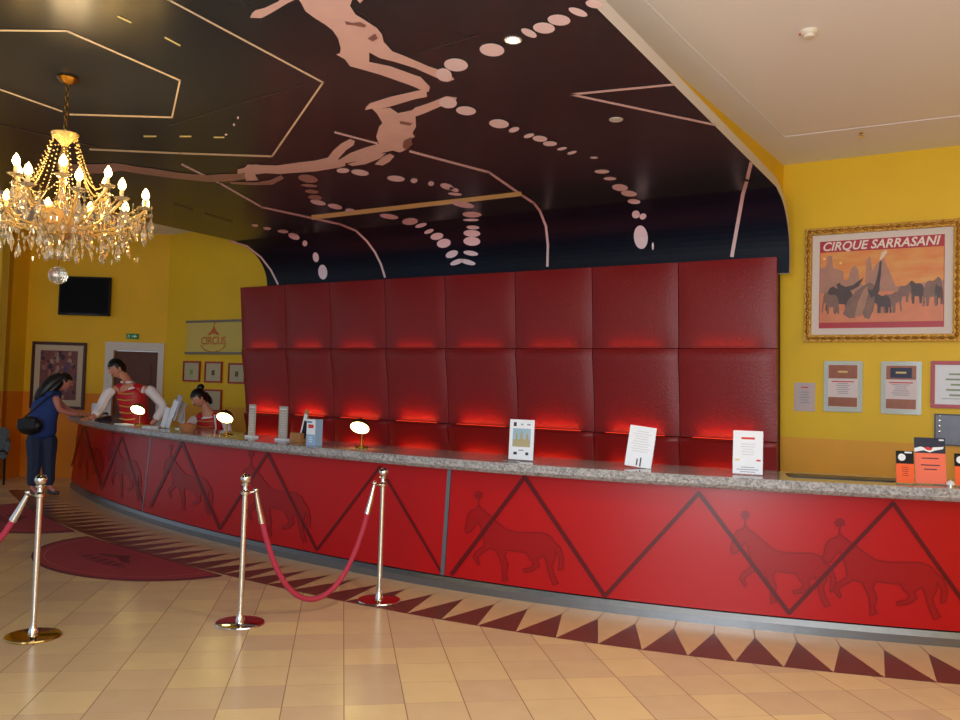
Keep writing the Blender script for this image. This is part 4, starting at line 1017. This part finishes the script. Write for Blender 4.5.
def hair_cap(M, mt, parent, name='hair', extra=None, front=.35):
    mb = MB().use(mt); mb.M = M; n, k_ = 28, 14; vs = []; fs = []
    for j in range(k_+1):
        a = math.pi/2*(1-j/k_*1.45)
        for i in range(n):
            b = 2*math.pi*i/n; X, Y, Z = math.cos(a)*math.cos(b), math.cos(a)*math.sin(b), math.sin(a)
            zlim = front if Y > .3 else (-.05 if abs(X) > .6 and Y > -.2 else -.65)
            if Z < zlim: Z = zlim; 
            r_ = 1.10+.03*noise.noise(Vector((X*6, Y*6, Z*6)))
            q_ = math.sqrt(max(.0, 1-Z*Z)); hx = math.cos(b)*q_; hy = math.sin(b)*q_
            vs.append((hx*.079*r_, hy*.1*r_-.003, Z*.121*r_))
    for j in range(k_):
        for i in range(n): fs.append((j*n+i, j*n+(i+1) % n, (j+1)*n+(i+1) % n, (j+1)*n+i))
    mb.add(vs, fs)
    if extra: extra(mb)
    return mb.build(name, parent, smooth=True)

skin_a = mat('skin_tan', (196, 130, 104), .5); skin_b = mat('skin_light', (206, 146, 122), .5); skin_c = mat('skin_pink', (206, 128, 112), .5)
hair_m = mat('black_hair', (16, 12, 12), .4, noise_amt=.3, noise_scale=60)
vest_m = mat('red_waistcoat', (186, 22, 30), .5, noise_amt=.1, noise_scale=30); shirt_m = mat('white_shirt', (232, 222, 224), .6); gold_braid = mat('gold_braid', (196, 150, 70), .4)
black_cloth = mat('black_trousers', (22, 20, 24), .7)

def braid(parent, pts_list, mt=gold_braid, r_=.008, name='braid'):
    mb = MB().use(mt)
    for pts in pts_list: mb.tube(pts, r_, 6)
    return mb.build(name, parent, smooth=True)

# --- standing man: local frame x = image right, y = away from camera, z up
def depth_point(px, depth): 
    d = ray(px, 385); p = EYE+d*depth; return Vector((p.x, p.y, 0))
pm_ = depth_point(134, 10.55)
man = thing('person', 'person in a red waistcoat and white shirt, leaning behind the counter by the door', 'person', pm_, YAW)
V = Vector
Mh = None
def man_extra(mb):
    global Mh
    Mh = head(mb, V((-.16, -.15, 1.745)), (-.7, -.6, -.5), skin_a)
bodyv = [(V((.06, .02, .96)), .155, .11), (V((.05, 0, 1.10)), .14, .11), (V((.01, -.03, 1.28)), .165, .12), (V((-.02, -.06, 1.46)), .18, .11), (V((-.05, -.09, 1.57)), .075, .07), (V((-.09, -.12, 1.66)), .058, .058), (V((-.14, -.14, 1.71)), .06, .06),
         (V((.16, -.04, 1.51)), .06), (V((.24, 0, 1.46)), .055), (V((.36, .06, 1.29)), .045), (V((.37, .02, 1.24)), .042), (V((.30, -.04, 1.10)), .036), (V((.26, -.06, 1.05)), .028),
         (V((-.20, -.10, 1.49)), .06), (V((-.27, -.14, 1.43)), .052), (V((-.32, -.2, 1.24)), .044), (V((-.33, -.36, 1.14)), .036), (V((-.34, -.44, 1.12)), .028),
         (V((-.04, .02, .9)), .1), (V((-.08, .02, .52)), .072), (V((-.09, .06, .12)), .048), (V((-.09, -.08, .05)), .04),
         (V((.16, .02, .9)), .1), (V((.17, .02, .52)), .072), (V((.18, .06, .12)), .048), (V((.18, -.08, .05)), .04)]
bodye = [(0,1),(1,2),(2,3),(3,4),(4,5),(5,6),(3,7),(7,8),(8,9),(9,10),(10,11),(11,12),(3,13),(13,14),(14,15),(15,16),(16,17),(0,18),(18,19),(19,20),(20,21),(0,22),(22,23),(23,24),(24,25)]
skin_mesh([(skin_a, slim(bodyv, (0,1,2,3,7,8,9,10,13,14,15,18,19,20,22,23,24)), bodye)]+hand(skin_a, (.26, -.06, 1.05), (-.6, -.1, -.7), (0, 1, 0))+hand(skin_a, (-.34, -.44, 1.125), (-.1, -1, -.12), (1, 0, 0), .3), 'body', man, man_extra)
def inflate(vs, k, idx, add): return [(v[0], v[1]+add, (v[2] if len(v) > 2 else v[1])+add) for i, v in enumerate(vs)]
def sub(vs, idx, add):
    m_ = {}; out = []
    for n_, i in enumerate(idx):
        v = vs[i]; out.append((v[0], v[1]+add, (v[2] if len(v) > 2 else v[1])+add)); m_[i] = n_
    return out, [(m_[a_], m_[b_]) for a_, b_ in bodye if a_ in m_ and b_ in m_]
def cl(vs, idx, add, pre=None, post=None):
    out = [(vs[i][0], vs[i][1]+add, (vs[i][2] if len(vs[i]) > 2 else vs[i][1])+add) for i in idx]
    return chain((pre or [])+out+(post or []))
def sleeves(mt, vs, arms, add, name, par):
    for idx in arms: skin_mesh([(mt, *cl(vs, idx, add))], name, par)
def dup_torso(vs, add, lo, shw, shz):
    a_, b_ = vs[3][0], vs[4][0]; return [(mt_, v_, e_) for mt_, v_, e_ in ()]
def torso(mt, vs, add, name, par, low, sw, sr, top=.6):
    v3 = vs[3]; c = [(vs[0][0]+V((0, 0, low)), vs[0][1]+add, vs[0][2]+add)]+[(vs[i][0], vs[i][1]+add, vs[i][2]+add) for i in (0, 1, 2, 3)]+[(v3[0].lerp(vs[4][0], top), v3[1]*(.66 if top < .7 else .52), v3[2]*.8+add*.5)]
    up_ = (vs[4][0]-v3[0]).normalized()*.05
    sh_ = [(v3[0]+V((sw, 0, 0))*k_+up_*(1-abs(k_)*.9), sr+.012*(1-abs(k_)), sr+.01) for k_ in (-1, -.5, 0, .5, 1)]
    skin_mesh([(mt, *chain(c)), (mt, *chain(sh_))], name, par)
sleeves(shirt_m, bodyv, ([7,8,9,10,11], [13,14,15,16]), .02, 'sleeve', man)
torso(shirt_m, bodyv, .012, 'shirt', man, -.02, .2, .07, .95)
torso(vest_m, bodyv, .03, 'waistcoat', man, -.04, .19, .078)
skin_mesh([(black_cloth, *chain([(V((.04,.02,.98)), .16, .12), (V((.04,.02,.86)), .165, .125)])), (black_cloth, *cl(bodyv, [18,19,20], .016)), (black_cloth, *cl(bodyv, [22,23,24], .016))], 'trousers', man)
skin_mesh([(black_plastic, *chain([(V((-.09,.05,.06)), .05, .05), (V((-.09,-.06,.04)), .045, .038), (V((-.09,-.13,.035)), .035, .03)]))], 'shoe', man)
skin_mesh([(black_plastic, *chain([(V((.18,.05,.06)), .05, .05), (V((.18,-.06,.04)), .045, .038), (V((.18,-.13,.035)), .035, .03)]))], 'shoe', man)
hair_cap(Mh, hair_m, man, front=.42)
bl = []
for z in (1.12, 1.2, 1.28, 1.36, 1.44):
    cx = -.02 if z > 1.3 else .01; bl.append([V((cx-.1, -.185+.02*abs(z-1.3), z)), V((cx, -.2, z-.012)), V((cx+.1, -.185, z))])
braid(man, bl)
# collar
MB().use(shirt_m).tube([V((-.05+.07*math.cos(q_*.785), -.085+.07*math.sin(q_*.785), 1.575+.0*q_)) for q_ in range(9)], .016, 8).build('collar', man, smooth=True)

# --- seated receptionist
pw_ = depth_point(212, 10.6)
wom = thing('person', 'person seated behind the counter, dark hair in a bun, red waistcoat, looking down', 'person', pw_, YAW)
Mw = None
def wom_extra(mb):
    global Mw
    Mw = head(mb, V((-.11, -.15, 1.405)), (-.66, -.6, -.5), skin_b, .95, (170, 60, 60))
wv = [(V((.04, .1, .52)), .16, .13), (V((.03, .07, .66)), .13, .1), (V((.0, .02, .84)), .145, .1), (V((-.01, -.02, .99)), .155, .09), (V((-.03, -.05, 1.10)), .06, .055), (V((-.06, -.09, 1.18)), .048), (V((-.08, -.11, 1.25)), .05),
      (V((.13, -.01, 1.03)), .05), (V((.2, .0, .98)), .045), (V((.25, -.04, .78)), .038), (V((.22, -.2, .74)), .034), (V((.16, -.32, .76)), .026),
      (V((-.16, -.03, 1.02)), .05), (V((-.22, -.06, .96)), .045), (V((-.25, -.14, .78)), .038), (V((-.2, -.28, .76)), .034), (V((-.14, -.36, .77)), .026),
      (V((-.05, .02, .53)), .085), (V((-.08, -.36, .54)), .07), (V((-.08, -.38, .12)), .045), (V((-.08, -.48, .05)), .035),
      (V((.13, .02, .53)), .085), (V((.12, -.36, .54)), .07), (V((.12, -.38, .12)), .045), (V((.12, -.48, .05)), .035)]
wv = [(v[0]+V((0, 0, .14 if (i < 17) else (.13 if i in (17, 21) else 0)+(.05 if i in (18, 22) else 0))),)+tuple(v[1:]) for i, v in enumerate(wv)]
we = [(0,1),(1,2),(2,3),(3,4),(4,5),(5,6),(3,7),(7,8),(8,9),(9,10),(10,11),(3,12),(12,13),(13,14),(14,15),(15,16),(0,17),(17,18),(18,19),(19,20),(0,21),(21,22),(22,23),(23,24)]
skin_mesh([(skin_b, slim(wv, (0,1,2,3,7,8,9,12,13,14,17,18,19,21,22,23)), we)]+hand(skin_b, (.16, -.32, .9), (-.5, -.8, 0), (1, 0, 0), .4, .9)+hand(skin_b, (-.14, -.36, .91), (.4, -.9, 0), (1, 0, 0), .4, .9), 'body', wom, wom_extra)
bodye = we
sleeves(shirt_m, wv, ([7,8,9,10], [12,13,14,15]), .018, 'sleeve', wom)
torso(shirt_m, wv, .01, 'shirt', wom, -.02, .165, .058, .95)
torso(vest_m, wv, .026, 'waistcoat', wom, -.03, .16, .066)
skin_mesh([(black_cloth, *chain([(wv[0][0]+V((0,0,.05)), .16, .13), (wv[0][0]+V((0,0,-.03)), .165, .135)])), (black_cloth, *cl(wv, [17,18,19], .014)), (black_cloth, *cl(wv, [21,22,23], .014))], 'trousers', wom)
def bun(mb):
    mb.ball((0, -.085, .115), .05, .05, .045, 14, 8); mb.tube([(0, -.09, .0), (0.01, -.12, -.08), (.015, -.12, -.15)], [.05, .04, .02], 10)
hair_cap(Mw, hair_m, wom, extra=bun, front=.4)
braid(wom, [[V((-.1, -.165, z)), V((0, -.17, z-.01)), V((.09, -.155, z))] for z in (.98, 1.05, 1.12)], r_=.006)
braid(wom, [[V((.09, -.13, 1.2)), V((.12, -.15, 1.05)), V((.11, -.13, .86))]], shirt_m, .011, 'piping')
ch = thing('office_chair', 'dark office chair under the seated receptionist, mostly hidden by the counter', 'chair', pw_+Matrix.Rotation(YAW, 3, 'Z') @ V((.04, .14, 0)), YAW)
MB().use(black_cloth).box(-.24, .24, -.24, .22, .44, .5).build('seat', ch, bevel=.02)
MB().use(black_cloth).box(-.2, .2, .24, .29, .5, .9).build('backrest', ch, bevel=.02)
MB().use(chrome).tube([(0, 0, .06), (0, 0, .44)], .025).build('gas_column', ch, smooth=True)
mb = MB().use(black_plastic)
for i in range(5): a_ = i*1.2566; mb.tube([(0, 0, .08), (.27*math.cos(a_), .27*math.sin(a_), .05)], .018); mb.ball((.27*math.cos(a_), .27*math.sin(a_), .026), .026)
mb.build('star_base', ch, smooth=True)
MB().use(black_plastic).tube([(0, .15, .46), (0, .27, .48), (0, .27, .6)], .018).build('back_bar', ch, smooth=True)

# --- customer leaning on the counter
pc = onz(42, 496, 0)
cus = thing('person', 'person with long black hair in a blue top and jeans leaning on the counter end', 'person', (pc.x, pc.y, 0), YAW)
Mc = None
def cus_extra(mb):
    global Mc
    Mc = head(mb, V((.14, .17, 1.55)), (.85, .5, -.25), skin_c, .98)
cv = [(V((-.06, .02, .92)), .17, .13), (V((-.06, .03, 1.05)), .16, .12), (V((-.04, .06, 1.2)), .165, .12), (V((-.01, .1, 1.34)), .16, .1), (V((.03, .13, 1.42)), .06, .06), (V((.08, .15, 1.48)), .05), (V((.12, .165, 1.52)), .05),
      (V((.11, .0, 1.36)), .055), (V((.15, -.05, 1.32)), .052), (V((.19, -.02, 1.16)), .042), (V((.3, .08, 1.12)), .036), (V((.38, .14, 1.115)), .027),
      (V((-.12, .2, 1.36)), .055), (V((-.02, .28, 1.3)), .048), (V((.12, .34, 1.16)), .04), (V((.28, .32, 1.125)), .034), (V((.36, .3, 1.115)), .026),
      (V((-.13, -.02, .86)), .115), (V((-.1, -.04, .48)), .075), (V((-.12, -.04, .12)), .05), (V((-.02, -.08, .05)), .035),
      (V((.02, .06, .86)), .115), (V((.03, .06, .48)), .075), (V((.04, .1, .12)), .05), (V((.14, .08, .05)), .035)]
skin_mesh([(skin_c, slim(cv, (0,1,2,3,7,12,17,18,19,21,22,23)), we)]+hand(skin_c, (.38, .14, 1.115), (.8, .6, -.05), (-.5, .8, 0), .3, .92)+hand(skin_c, (.36, .3, 1.115), (1, -.1, -.05), (0, 1, 0), .3, .92), 'body', cus, cus_extra)
blue_top = mat('blue_tshirt', (38, 62, 124), .8, noise_amt=.15, noise_scale=12); jeans = mat('blue_jeans', (42, 52, 76), .85, noise_amt=.2, noise_scale=30)
torso(blue_top, cv, .035, 'tshirt', cus, -.17, .13, .075)
sleeves(blue_top, cv, ([3,7,8], [3,12,13]), .024, 'sleeve', cus)
skin_mesh([(jeans, *chain([(V((-.06,.02,1.06)), .165, .135), (V((-.06,.02,.9)), .185, .15), (V((-.06,.02,.84)), .18, .14)])), (jeans, *cl(cv, [17,18,19], .024)), (jeans, *cl(cv, [21,22,23], .024))], 'jeans', cus)
shoe_m = mat('grey_shoe', (70, 60, 62), .6)
for ax, ay, dx in ((-.12, -.04, .1), (.04, .1, .1)):
    skin_mesh([(shoe_m, *chain([(V((ax-.02, ay, .06)), .048, .045), (V((ax+.07, ay-.01, .04)), .042, .035), (V((ax+.15, ay-.02, .034)), .033, .028)]))], 'shoe', cus)
def long_hair(mb):
    mb.tube([(0, -.05, .06), (0, -.12, -.02), (0, -.17, -.12), (0, -.22, -.24), (0, -.27, -.34)], [.08, .1, .105, .09, .04], 14)
    mb.tube([(.05, -.04, .0), (.07, -.1, -.12), (.07, -.16, -.22)], [.05, .06, .03], 10); mb.tube([(-.05, -.04, .0), (-.07, -.1, -.12), (-.07, -.16, -.22)], [.05, .06, .03], 10)
hair_cap(Mc, hair_m, cus, extra=long_hair, front=.35)
o = MB().use(black_plastic)
bagp = Matrix.Rotation(YAW, 3, 'Z') @ V((-.07, -.27, 0))
bag = thing('shoulder_bag', 'black shoulder bag hanging at the hip of the leaning customer', 'bag', (pc.x+bagp.x, pc.y+bagp.y, .86), YAW)
bl_m = mat('black_leather', (16, 16, 20), .4, noise_amt=.2, noise_scale=20, bump=.3)
mb = MB().use(bl_m); 
MB().use(bl_m).ball((0, 0, .1), .17, .085, .125, 20, 12).build('pouch', bag, smooth=True)
MB().use(bl_m).tube([(-.1, .0, .18), (-.04, .05, .26), (.04, .10, .36), (.13, .14, .46), (.2, .2, .53), (.24, .28, .52)], .011, 6).build('strap', bag, smooth=True)
MB().use(bl_m).box(-.12, .12, -.09, -.07, .07, .19).build('flap', bag, bevel=.008)

# --- black chair at far left
pch = onz(6, 483, 0)
c_ = thing('lounge_chair', 'black lounge chair cut by the left photo edge, behind the leaning customer', 'chair', (pch.x-.1, pch.y-.25, 0), YAW+.5)
MB().use(bl_m).box(-.27, .27, -.26, .26, .38, .48).build('seat', c_, bevel=.03)
MB().use(bl_m).box(-.27, .27, .2, .28, .46, .82).build('backrest', c_, bevel=.03)
for sx in (-1, 1):
    MB().use(bl_m).box(sx*.27-.03, sx*.27+.03, -.24, .26, .48, .66).build('armrest', c_, bevel=.02)
    for sy in (-1, 1): MB().use(black_plastic).tube([(sx*.24, sy*.22, 0), (sx*.23, sy*.21, .38)], [.012, .018]).build('leg', c_, smooth=True)

# ------------------------------------------------------------------ chandelier
pc_ = onz(68, 77, ZM)
ct = thing('crystal_chandelier', 'large crystal chandelier with lit candle bulbs hanging from the dark mural', 'chandelier', (pc_.x, pc_.y, 2.26))
def Z(py): return EYE.z + (379-py)/FPX*5.33 - 2.26
crystal = mat('crystal', (255, 240, 205), .02, trans=.85, ior=1.5)
sparkle = mat('sparkling_crystal', (235, 205, 150), .05, .75)
amber = mat('amber_glass', (240, 206, 130), .08, trans=.55, ior=1.45)
beads = mat('crystal_beads', (236, 200, 120), .12, trans=.3, metal=.35)
bulb_m = mat('candle_flame_bulb', (255, 236, 190), .3, emit=(255, 206, 120), es=40)
candle_m = mat('candle_sleeve', (226, 200, 150), .5)
zc = ZM-2.26
MB().use(old_brass).lathe([(0, zc), (.062, zc), (.066, zc-.012), (.045, zc-.035), (.02, zc-.045), (.0, zc-.05)], 24).build('canopy', ct, smooth=True)
# chain of links
mb = MB().use(old_brass); z = zc-.05; zbowl = Z(134); i = 0
while z > zbowl+.02:
    ax = V((1, 0, 0)) if i % 2 else V((0, 1, 0))
    mb.tube([V((0, 0, z-.018))+ax*.011*math.cos(q_*.628)+V((0, 0, .022*math.sin(q_*.628))) for q_ in range(11)], .0035, 5); z -= .032; i += 1
mb.build('chain', ct, smooth=True)
MB().use(amber).lathe([(.018, Z(145)), (.03, Z(142)), (.08, Z(134)), (.084, Z(132)), (.075, Z(133)), (.02, Z(139)), (0, Z(139))], 28).build('top_dish', ct, smooth=True)
MB().use(mat('gold_stem', (200, 168, 104), .2, .8)).lathe([(0, Z(128)), (.014, Z(128)), (.016, Z(148)), (.03, Z(155)), (.035, Z(165)), (.016, Z(172)), (.02, Z(190)), (.045, Z(200)), (.03, Z(212)), (.018, Z(222)), (.05, Z(230)), (.06, Z(236)), (.02, Z(244)), (0, Z(262))], 24).build('stem', ct, smooth=True)
MB().use(amber).lathe([(.02, Z(232)), (.1, Z(226)), (.15, Z(215)), (.155, Z(213)), (.14, Z(218)), (.06, Z(232)), (.02, Z(238))], 32).build('centre_bowl', ct, smooth=True)
MB().use(mat('clear_crystal', (255, 245, 225), .0, trans=.9, ior=1.5)).ball((0, 0, Z(276)), .058, n=12, k=7).build('ball_finial', ct)
MB().use(old_brass).tube([(0, 0, Z(258)), (0, 0, Z(267))], .004, 6).build('finial_hook', ct)
def arm_proto(rad, zend, zstart, drop, parent):
    a = MB().use(amber)
    pts = []
    for i in range(15):
        u = i/14; rr = .03+(rad-.03)*u; zz = zstart + (zend-.02-zstart)*u**2.4 - drop*math.sin(u*math.pi)*(1-u*.3); pts.append((rr, 0, zz))
    a.tube(pts, .008, 8); o = a.build('arm', parent, smooth=True)
    MB().use(crystal).lathe([(.01, -.006), (.036, .0), (.05, .012), (.046, .013), (.012, .004)], 18, (rad, 0, zend-.01)).build('drip_pan', o, smooth=True)
    MB().use(candle_m).lathe([(.012, 0), (.012, .05), (.009, .054)], 12, (rad, 0, zend)).build('candle', o, smooth=True)
    MB().use(bulb_m).lathe([(.008, 0), (.02, .014), (.0235, .03), (.017, .052), (.005, .072), (0, .078)], 12, (rad, 0, zend+.052)).build('bulb', o, smooth=True)
    return o
tiers = [(12, .52, Z(203), Z(222), .07, 0.15), (6, .30, Z(184), Z(205), .05, .5)]
tips = []
for n, rad, ze, zs, dr_, ph in tiers:
    pr_ = None
    for i in range(n):
        ang = ph+2*math.pi*i/n
        if pr_ is None: pr_ = arm_proto(rad, ze, zs, dr_, ct); o = pr_; pr_.rotation_euler.z = ang
        else:
            o = copy_tree(pr_, ct); o.rotation_euler.z = ang
        tips.append((rad*math.cos(ang), rad*math.sin(ang), ze))
# bead garlands from the top dish to the arms
mb = MB().use(beads)
def garland(p, q_, sag, nb, r_=.0055):
    for i in range(nb+1):
        u = i/nb; x = V(p).lerp(V(q_), u); x.z -= sag*4*u*(1-u); mb.ball(x, r_, n=6, k=4)
for i, (x, y, z) in enumerate(tips):
    t_ = math.atan2(y, x); garland((.075*math.cos(t_), .075*math.sin(t_), Z(136)), (x*.93, y*.93, z+.005), .22 if i < 12 else .14, 34)
for i in range(12):
    a_, b_ = tips[i], tips[(i+1) % 12]; garland((a_[0], a_[1], a_[2]-.01), (b_[0], b_[1], b_[2]-.01), .09, 18)
for i in range(6):
    a_, b_ = tips[12+i], tips[12+(i+1) % 6]; garland((a_[0], a_[1], a_[2]-.01), (b_[0], b_[1], b_[2]-.01), .1, 18)
o = mb.build('bead_garlands', ct, smooth=True); o['kind'] = 'stuff'
# hanging drops : copies of one drop
dp = MB().use(crystal)
def drop_mesh():
    m_ = MB().use(crystal); m_.lathe([(0, 0), (.006, -.006), (0.004, -.014)], 6); m_.lathe([(0, -.016), (.005, -.026), (.0135, -.052), (.011, -.066), (0, -.078)], 7)
    m_.tube([(0, 0, .03), (0, 0, 0)], .0012, 4); return m_
first = drop_mesh().build('crystal_drop', ct); first.scale = (1.5, 1.5, 1.7)
spots = []
for i in range(12):
    x, y, z = tips[i]; t_ = math.atan2(y, x)
    for k_, (dr2, da) in enumerate(((0, 0), (.042, .0), (-.05, .1), (-.06, -.1))): spots.append(((.52+dr2)*math.cos(t_+da), (.52+dr2)*math.sin(t_+da), z-.035-(.0 if k_ else .05)))
for i in range(6):
    x, y, z = tips[12+i]; spots.append((x*1.05, y*1.05, z-.04)); spots.append((x*.9, y*.9, z-.05))
for i in range(14): t_ = i*.449; spots.append((.15*math.cos(t_), .15*math.sin(t_), Z(216)))
for i in range(12): t_ = i*.5236+.2; spots.append((.36*math.cos(t_), .36*math.sin(t_), Z(236)))
for i in range(8): t_ = i*.785+.2; spots.append((.06*math.cos(t_), .06*math.sin(t_), Z(240)))
first.location = spots[0]
for s_ in spots[1:98]:
    o = first.copy(); C.objects.link(o); o.location = s_; o.parent = ct; o.rotation_euler.z = random.random()*3
mb = MB().use(sparkle)                                                # small pendants, uncountable
for k_ in range(260):
    t_ = random.random()*6.283; rr = random.choice([.2, .27, .34, .42, .47]); z = Z(random.uniform(206, 252))
    mb.M = Matrix.Translation((rr*math.cos(t_), rr*math.sin(t_), z)) @ Matrix.Rotation(random.random()*3, 4, 'Z')
    mb.lathe([(0, 0), (.009, -.012), (.004, -.036), (0, -.046)], 5)
mb.M = Matrix.Identity(4)
o = mb.build('small_pendants', ct); o['kind'] = 'stuff'
hang = MB().use(beads)                                                # prism strings under the arms
for k_ in range(44):
    t_ = k_*.1428+.05; rr = .30 if k_ % 2 else .45; z0_ = Z(214)
    for j in range(5): hang.ball((rr*math.cos(t_), rr*math.sin(t_), z0_-j*.018-.01), .0045, n=6, k=4)
o = hang.build('bead_strings', ct, smooth=True); o['kind'] = 'stuff'

# ------------------------------------------------------------------ light
def light(kind, name, loc, energy, color, size=.3, target=None, spot_a=None, blend=.5, size_y=None):
    l = bpy.data.lights.new(name, kind); l.energy = energy; l.color = color
    if kind == 'AREA':
        l.size = size
        if size_y: l.shape = 'RECTANGLE'; l.size_y = size_y
    else: l.shadow_soft_size = size
    if spot_a: l.spot_size = R(spot_a); l.spot_blend = blend
    o = bpy.data.objects.new(name, l); C.objects.link(o); o.location = loc
    if target: o.rotation_euler = (Vector(target)-Vector(loc)).to_track_quat('-Z', 'Y').to_euler()
    return o
light('POINT', 'camera_flash', EYE+up*.06+rt*.03-fw*.02, 230, (.95, .98, 1), .07)
light('POINT', 'chandelier_glow', (pc_.x, pc_.y, 2.95), 16, (1, .74, .4), .12)
light('SPOT', 'mural_spot', (sp.x, sp.y, ZM-.02), 110, (1, .84, .6), .04, (sp.x, sp.y, 0), 110, .8)
for px, z in ((359, 1.2),):
    pass
light('AREA', 'lobby_downlights', (1.2, 2.6, 3.95), 55, (.93, .98, .98), 2.6, (1.2, 2.6, 0), size_y=4)
light('AREA', 'lobby_lights_behind', (-2.0, -2.6, 3.4), 70, (.93, .98, .98), 3.0, (-3.5, 6, .6), size_y=1)
for x, y, z, wd, r_ in LEDS:
    e_ = (.22, 1.0, .8)[r_]
    l = light('AREA', 'led_strip', (x, y, z), e_, (1, .15, .05), wd, (x, y+.12, z+1), size_y=.02)
light('AREA', 'added_cool_fill', (.6, -3.6, 1.9), 240, (.82, .92, 1), 5.0, (-2.2, 6, 2.9), size_y=2.6)  # added cool area light behind the camera, put in to brighten the ceiling
w = bpy.data.worlds.new('world'); bpy.context.scene.world = w; w.use_nodes = True
w.node_tree.nodes['Background'].inputs[0].default_value = (.72, .84, 1, 1); w.node_tree.nodes['Background'].inputs[1].default_value = .6
sc_ = bpy.context.scene
sc_.view_settings.view_transform = 'Standard'; sc_.view_settings.look = 'None'; sc_.view_settings.gamma = 1; sc_.view_settings.use_curve_mapping = False
sc_.view_settings.exposure = 0
